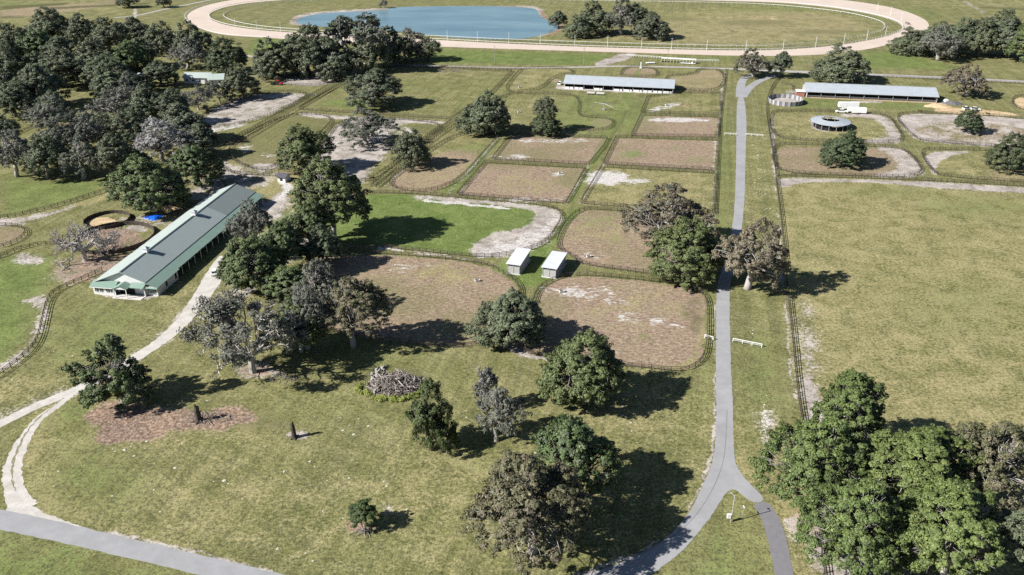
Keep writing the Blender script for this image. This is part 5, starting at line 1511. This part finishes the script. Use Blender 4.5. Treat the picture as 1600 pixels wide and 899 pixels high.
# red tractor
a = G(436, 133)
o = empty('tractor', (a[0], a[1], 0), -.15, 'red tractor with black implement behind it near the small sandy yard', 'tractor')
mesh_in(o, 'body', lambda mb: (prof(mb, [(-.6, .8), (2.0, .7), (2.1, 1.5), (.4, 1.7), (-.6, 1.5)], 1.0)), M['red'])
mesh_in(o, 'cab', lambda mb: prof(mb, [(-1.3, 1.4), (.3, 1.4), (.2, 2.6), (-1.1, 2.6)], 1.3), M['glass'])
mesh_in(o, 'cab_roof', lambda mb: mb.box((-.45, 0, 2.66), (1.6, 1.5, .10)), M['red'])
for (xx, rr) in ((-1.0, .85), (1.5, .5)):
    for s_ in (-1, 1): mesh_in(o, 'wheel', lambda mb: mb.tube((xx, s_ * .85 - .22, rr), (xx, s_ * .85 + .22, rr), rr, rr, 16), M['rubber'])
mesh_in(o, 'implement', lambda mb: (mb.box((-3.6, 0, .6), (2.6, 2.4, .5)), mb.box((-3.6, 0, 1.0), (1.4, 1.8, .5))), M['dark'])
for k, (px, py, lb) in enumerate(((923, 147.5, 'pale low wagon in front of the left stable, the left of two'), (938, 148.5, 'pale low wagon in front of the left stable, the right of two'))):
    a = G(px, py); o = empty('flat_wagon', (a[0], a[1], 0), rz1, lb, 'wagon')
    mesh_in(o, 'deck', lambda mb: (mb.box((0, 0, .7), (4.2, 1.8, .15)), mb.box((0, .85, 1.0), (4.2, .08, .5)), mb.box((0, -.85, 1.0), (4.2, .08, .5))), M['concrete'])
    wheels(o, (-1.2, 1.2), .8, .32)

# ------------------------------------------------------------------ tarps, piles, debris
def mound(name, px, py, rx, ry, h, mat, label, cat, seed=1, rz=0.0, kind=None, sharp=1.0):
    rs = random.Random(seed); X, Y = G(px, py)
    mb = MB(); mb.smooth = False
    N_, K = 22, 7; vs_ = []; fs = []
    for k in range(K):
        t = k / (K - 1)
        for i in range(N_):
            a = 2 * math.pi * i / N_
            j = 1 + .16 * math.sin(a * 3 + seed) + .09 * math.sin(a * 7 + seed * 2) + rs.uniform(-.05, .05)
            rr = (1 - t) * j
            z = h * (1 - (1 - t) ** (1.6 * sharp)) + rs.uniform(-.08, .08) * h * (0 < k)
            vs_.append((rx * rr * math.cos(a), ry * rr * math.sin(a), max(z, -.03) if k else -.05))
    for k in range(K - 1):
        for i in range(N_): fs.append((k * N_ + i, k * N_ + (i + 1) % N_, (k + 1) * N_ + (i + 1) % N_, (k + 1) * N_ + i))
    mb.add(vs_, fs)
    o = mb.build(name, mat, None, (X, Y, 0)); o.rotation_euler = (0, 0, rz)
    tag(o, label, cat, kind=kind); return o
mound('tarp', 240, 340, 3.3, 2.7, .8, M['blue'], 'crumpled bright blue tarp on bare ground left of the green-roofed barn', 'tarp', 5)
mound('tarp', 242, 314, 1.3, 1.1, 1.3, M['blue'], 'small blue tarp bundle in the shade under the broad oak', 'tarp', 9)
mound('soil_pile', 262, 326, 4.5, 2.0, 1.2, M['sandpile'], 'pale brown soil pile beside the small blue tarp bundle', 'pile', 3)
mound('sand_pile', 1462, 166, 6.0, 4.0, 1.0, M['sandpile'], 'orange sand pile at the right end of the right stable', 'pile', 4)
mound('covered_pile', 1489, 162.5, 5.5, 2.6, 1.5, M['plastic'], 'dark tarpaulin-covered pile right of the right stable', 'pile', 6, -.3)
mound('white_tank', 1477, 160.5, 2.2, 1.6, 2.0, M['white'], 'white dome-shaped tank beside the dark covered pile', 'tank', 8)

def sticks(mb, rs, n, rx, ry, h, l, r_, mat):
    for _ in range(n):
        a = rs.uniform(0, 6.283); q = rs.random() ** .6
        x = rx * q * math.cos(a); y = ry * q * math.sin(a); z = h * (1 - q * q) * rs.uniform(.3, 1.05) + .1
        d = Vector((rs.uniform(-1, 1), rs.uniform(-1, 1), rs.uniform(-.45, .55))).normalized() * rs.uniform(*l) / 2
        p = Vector((x, y, z)); rr = rs.uniform(*r_)
        m_ = p + Vector((rs.uniform(-.2, .2), rs.uniform(-.2, .2), rs.uniform(-.1, .3)))
        mb.path([p - d, m_, p + d], [rr, rr * .85, rr * .4], 5, mat)
X, Y = G(616, 603)
BPL = empty('brush_pile', (X, Y, 0), 0, 'big oval heap of grey uprooted logs and branches ringed by yellow-green weeds', 'brush pile')
rs = random.Random(5)
mb = MB(); sticks(mb, rs, 520, 6.6, 5.0, 2.6, (1.2, 4.2), (.035, .13), M['greylog']); tag(mb.build('branches', None, BPL), kind='stuff')
mb = MB(); sticks(mb, rs, 260, 6.4, 4.8, 2.2, (1.0, 3.0), (.03, .09), M['charred']); tag(mb.build('dark_branches', None, BPL), kind='stuff')
for k in range(9):
    mb = MB(); sticks(mb, rs, 1, 5.0, 3.6, 2.6, (3.5, 6.0), (.2, .32), M['bark_pale']); mb.build('log', None, BPL)
for k in range(3):
    p = ((-4.6, 3.4), (-3.2, 4.2), (-5.4, 1.6))[k]
    mb = MB(); mb.path([(p[0], p[1], 0), (p[0] + .2, p[1], 1.3), (p[0] - .2, p[1] + .3, 2.6)], [.9, .6, .35], 7)
    for j in range(6):
        a = rs.uniform(0, 6.28); mb.path([(p[0], p[1], 1.8), (p[0] + 1.0 * math.cos(a), p[1] + 1.0 * math.sin(a), 2.5 + rs.uniform(-.4, .6))], [.22, .05], 5)
    mb.build('uprooted_stump', M['bark_pale'], BPL)
rsn = np.random.RandomState(4)
aa = rsn.uniform(-.3 - math.pi * .95, .2, 90); rr = rsn.uniform(.86, 1.14, 90)
Cw = np.stack([8.0 * rr * np.cos(aa) + .1, 6.2 * rr * np.sin(aa), rsn.uniform(.1, .6, 90)], 1)
V, t_ = leaves(rsn, Cw, rsn.uniform(.5, .9, 90), 60, .16, .6, .55)
w_ = link('weeds', quads_mesh('weeds', V, t_, [L['weed']], np.zeros(len(V))), BPL); tag(w_, kind='stuff')

def stump(px, py, h, r_, label, rz):
    X, Y = G(px, py); o = empty('tree_stump', (X, Y, 0), rz, label, 'stump', 'charred stumps in the foreground lawn')
    mb = MB(); mb.smooth = False
    mb.path([(0, 0, -.05), (0, 0, .5), (.05, 0, h * .35), (-.08, .05, h * .6), (.05, .1, h * .82)], [r_ * 1.8, r_ * 1.15, r_, r_ * .98, r_ * .8], 9)
    mb.path([(-.1, 0, h * .7), (-.22, .05, h * .9), (-.3, .05, h)], [r_ * .6, r_ * .45, r_ * .12], 6)
    mb.path([(.12, 0, h * .7), (.25, -.05, h * .9)], [r_ * .5, r_ * .15], 6)
    mb.path([(r_ * .6, 0, h * .45), (r_ * 1.5, .1, h * .56)], [r_ * .3, r_ * .18], 6)
    mb.build('trunk', M['charred'], o)
    mb = MB()
    for k in range(6):
        a = k * 1.05; mb.path([(r_ * .8 * math.cos(a), r_ * .8 * math.sin(a), .35), (r_ * 2.6 * math.cos(a), r_ * 2.6 * math.sin(a), -.03)], [r_ * .35, r_ * .12], 5)
    mb.build('roots', M['charred'], o)
stump(311, 658, 4.7, .62, 'tall charred stump standing in the reddish mulch patch', .4)
stump(460, 684, 4.6, .50, 'narrow charred stump standing alone on a bare spot right of the mulch patch', 2.0)
for (px, py, n, r_, lb) in ((705, 112, 120, 9, 'fallen grey branches below the gravel road at the top of the long green field'), (570, 832, 40, 1.8, 'dead twigs at the foot of the small round bush'), (330, 655, 70, 5, 'dead twigs scattered beside the tall charred stump'), (440, 592, 60, 4, 'dead twigs near the foot of the thin bare-limbed oak'), (488, 150, 40, 3, 'small brush heap left of the large round oak')):
    X, Y = G(px, py); mb = MB(); sticks(mb, random.Random(px), n, r_, r_ * .45, .5, (.8, 2.8), (.03, .08), M['greylog'])
    o = mb.build('fallen_branches', None, None, (X, Y, 0)); tag(o, lb, 'branches', kind='stuff')
for (px, py, lb) in ((920, 402, 'small pale trough in the middle brown paddock'), (878, 457, 'small pale trough at the top left of the right brown paddock'), (875, 272, 'small pale trough in the lower middle brown paddock'), (746, 440, 'small pale trough in the left brown paddock'), (1042, 165, 'small pale trough in the green paddock below the left stable'), (812, 137, 'small pale trough in the green paddock left of the left stable'), (811, 176, 'small pale trough near the wavy fence')):
    X, Y = G(px, py); o = empty('feed_trough', (X, Y, 0), .3, lb, 'trough', 'feed troughs in the paddocks')
    mesh_in(o, 'tub', lambda mb: (mb.box((0, -.45, .35), (1.5, .08, .6)), mb.box((0, .45, .35), (1.5, .08, .6)), mb.box((-.72, 0, .35), (.08, .86, .6)), mb.box((.72, 0, .35), (.08, .86, .6)), mb.box((0, 0, .12), (1.4, .84, .08))), M['concrete'])

# gate at the end of the grass lane beside the slanted paddock
X, Y = G(717, 307)
o = empty('farm_gate', (X, Y, 0), 1.0, 'dark gate standing at the foot of the grass lane between two brown paddocks', 'gate')
mesh_in(o, 'gate_frame', lambda mb: [mb.box((1.6, 0, z), (3.2, .06, .08)) for z in (.3, .6, .9, 1.2)] and mb.box((0, 0, .75), (.16, .16, 1.5)), M['fence'])
# metal corral panels near the brick hut
X, Y = G(1231, 148)
o = empty('corral_panels', (X, Y, 0), .1, 'grey metal corral panels between the open round pen and the brick hut', 'corral')
for k in range(3):
    mesh_in(o, 'panel', lambda mb: [mb.box((k * 1.5, 0, z), (.06, 5.5, .07)) for z in (.4, .9, 1.4, 1.9)] and (mb.box((k * 1.5, -2.7, 1.0), (.1, .1, 2.0)), mb.box((k * 1.5, 2.7, 1.0), (.1, .1, 2.0))), M['steel'])

# ------------------------------------------------------------------ horses and riders
def skin_obj(name, V, E, rad, mat, parent=None, loc=(0, 0, 0), rz=0, sub=1, root=0):
    me = bpy.data.meshes.new(name); me.from_pydata(V, E, []); o = bpy.data.objects.new(name, me); COL.objects.link(o)
    o.location = loc; o.rotation_euler = (0, 0, rz)
    if parent is not None: o.parent = parent
    sk = o.modifiers.new('skin', 'SKIN')
    if not me.skin_vertices: me.skin_vertices.new()
    for i, v in enumerate(me.skin_vertices[0].data):
        r_ = rad[i]; v.radius = (r_, r_) if not isinstance(r_, tuple) else r_; v.use_root = (i == root)
    sb = o.modifiers.new('sub', 'SUBSURF'); sb.levels = sub; sb.render_levels = sub
    me.materials.append(mat)
    return o
def horse(px, py, rz, label, stride=.0, graze=False):
    X, Y = G(px, py)
    V = [(0, 0, 1.25), (.42, 0, 1.24), (-.42, 0, 1.28), (-.78, 0, 1.25), (.72, 0, 1.30)]
    Rr = [.29, .29, .28, .25, .24]; E = [(0, 1), (0, 2), (2, 3), (1, 4)]
    nk = [(1.02, 0, 1.55), (1.25, 0, 1.85), (1.48, 0, 1.80), (1.72, 0, 1.55)] if not graze else [(1.05, 0, 1.15), (1.3, 0, .75), (1.42, 0, .45), (1.5, 0, .15)]
    b = len(V); V += nk; Rr += [.16, .12, .11, .07]; E += [(4, b), (b, b + 1), (b + 1, b + 2), (b + 2, b + 3)]
    for s_ in (-1, 1):
        st = stride * s_
        b = len(V); V += [(.68, s_ * .17, 1.0), (.72 + st * .4, s_ * .17, .58), (.70 + st * .75, s_ * .17, .28), (.76 + st, s_ * .17, .04)]; Rr += [.13, .07, .045, .06]
        E += [(4, b), (b, b + 1), (b + 1, b + 2), (b + 2, b + 3)]
        b = len(V); V += [(-.80, s_ * .18, .95), (-.66 - st * .3, s_ * .18, .72), (-.92 - st * .6, s_ * .18, .48), (-.86 - st, s_ * .18, .04)]; Rr += [.17, .11, .055, .06]
        E += [(3, b), (b, b + 1), (b + 1, b + 2), (b + 2, b + 3)]
    b = len(V); V += [(-1.02, 0, 1.25), (-1.18, 0, .95), (-1.2, 0, .6)]; Rr += [.07, .07, .04]; E += [(3, b), (b, b + 1), (b + 1, b + 2)]
    root = empty('horse', (X, Y, 0), rz, label, 'horse', 'horses')
    skin_obj('body', V, E, Rr, M['horse'], root)
    mesh_in(root, 'mane', lambda mb: mb.slab([(.95, -.03, 1.62), (1.24, -.03, 1.98), (1.18, -.03, 2.0), (.85, -.03, 1.66)], .06) if not graze else mb.box((1.2, 0, 1.05), (.3, .06, .3)), M['charred'])
    return root, X, Y
horse(1437, 177, math.pi, 'dark bay horse standing by the orange sand, left of the small dense tree', .15)
horse(1543, 181, math.pi + .1, 'dark bay horse walking right of the small dense tree', .25)
horse(581, 282, .6, 'dark horse in the sandy strip right of the tall broad green oak', 0, True)
def person(x, y, z, rz, label, seated):
    root = empty('person', (x, y, z), rz, label, 'person')
    if seated:
        V = [(0, 0, .0), (0, 0, .28), (.05, 0, .52), (.08, 0, .68), (.1, 0, .82)]; Rr = [.16, .14, .17, .06, .10]; E = [(0, 1), (1, 2), (2, 3), (3, 4)]
        for s_ in (-1, 1):
            b = len(V); V += [(.28, s_ * .3, -.08), (.12, s_ * .34, -.5), (.24, s_ * .34, -.56)]; Rr += [.09, .055, .045]; E += [(0, b), (b, b + 1), (b + 1, b + 2)]
            b = len(V); V += [(.06, s_ * .2, .5), (.2, s_ * .24, .25), (.42, s_ * .12, .22)]; Rr += [.06, .045, .035]; E += [(2, b), (b, b + 1), (b + 1, b + 2)]
    else:
        V = [(0, 0, .95), (0, 0, 1.15), (0, 0, 1.40), (0, 0, 1.54), (.02, 0, 1.66)]; Rr = [.15, .14, .17, .06, .10]; E = [(0, 1), (1, 2), (2, 3), (3, 4)]
        for s_ in (-1, 1):
            b = len(V); V += [(.02, s_ * .10, .85), (.04, s_ * .11, .48), (0, s_ * .11, .08), (.14, s_ * .11, .04)]; Rr += [.09, .06, .045, .04]; E += [(0, b), (b, b + 1), (b + 1, b + 2), (b + 2, b + 3)]
            b = len(V); V += [(0, s_ * .21, 1.38), (.02, s_ * .26, 1.1), (.1, s_ * .25, .85)]; Rr += [.06, .045, .035]; E += [(2, b), (b, b + 1), (b + 1, b + 2)]
    skin_obj('body', V, E, Rr, M['cloth'], root)
    hz = .86 if seated else 1.69
    mesh_in(root, 'helmet', lambda mb: mb.path([(.1 if seated else .02, 0, hz), (.1 if seated else .02, 0, hz + .08), (.1 if seated else .02, 0, hz + .13)], [.12, .10, .03], 8), M['white' if seated else 'charred'])
for (px, py, w_) in ((1416, 38.5, 'left'), (1420, 39.2, 'right')):
    h_, X, Y = horse(px, py, R(120), 'ridden dark horse on the right racetrack bend, the %s of two' % w_, .3)
    person(X, Y, 1.6, R(120), 'rider in dark clothes on the %s of the two horses on the racetrack bend' % w_, True)
a = G(1445.5, 177.5); person(a[0], a[1], 0, math.pi, 'person in dark clothes leading the horse by the orange sand', False)

# ------------------------------------------------------------------ scattered pale stones
def scatter():
    rs = random.Random(12); mb = MB()
    spots = [(1131, 290, 6, 40, 60), (1132, 330, 7, 22, 60), (1190, 300, 12, 40, 60), (1186, 240, 9, 30, 22), (90, 560, 50, 40, 8), (20, 595, 18, 12, 10), (330, 760, 200, 60, 55), (560, 760, 120, 70, 40), (720, 650, 180, 50, 22), (60, 780, 30, 40, 10), (200, 700, 90, 30, 22), (1000, 660, 60, 40, 18),
             (1195, 660, 6, 30, 40), (1165, 500, 14, 60, 12), (430, 870, 90, 20, 14), (1250, 200, 40, 12, 26), (700, 250, 40, 20, 8), (520, 660, 60, 20, 14), (250, 620, 60, 40, 12), (900, 710, 60, 40, 8), (1410, 430, 150, 90, 10)]
    for cx, cy, rx, ry, n in spots:
        for _ in range(int(n * (.9 if ry > 25 and rx < 20 else .55))):
            px = cx + rs.gauss(0, .5) * rx; py = cy + rs.gauss(0, .5) * ry
            if 1116 < px < 1167 and py > 150: continue
            X, Y = G(px, py); r_ = rs.choice([.1, .13, .16, .2, .3]) * rs.uniform(.7, 1.3)
            k = rs.randint(5, 7); ph = rs.uniform(0, 6)
            ring = [(X + r_ * rs.uniform(.6, 1.3) * 1.3 * math.cos(ph + 6.283 * i / k), Y + r_ * rs.uniform(.6, 1.3) * math.sin(ph + 6.283 * i / k)) for i in range(k)]
            vs_ = [(x, y, -.02) for x, y in ring] + [(X + (x - X) * .7, Y + (y - Y) * .7, r_ * .35) for x, y in ring]
            mb.add(vs_, [tuple(range(k, 2 * k))] + [(i, (i + 1) % k, k + (i + 1) % k, k + i) for i in range(k)])
    o = mb.build('pale_stones', M['stone']); o['kind'] = 'stuff'; o['label'] = 'pale limestone pieces scattered through the lawns and verges'
scatter()
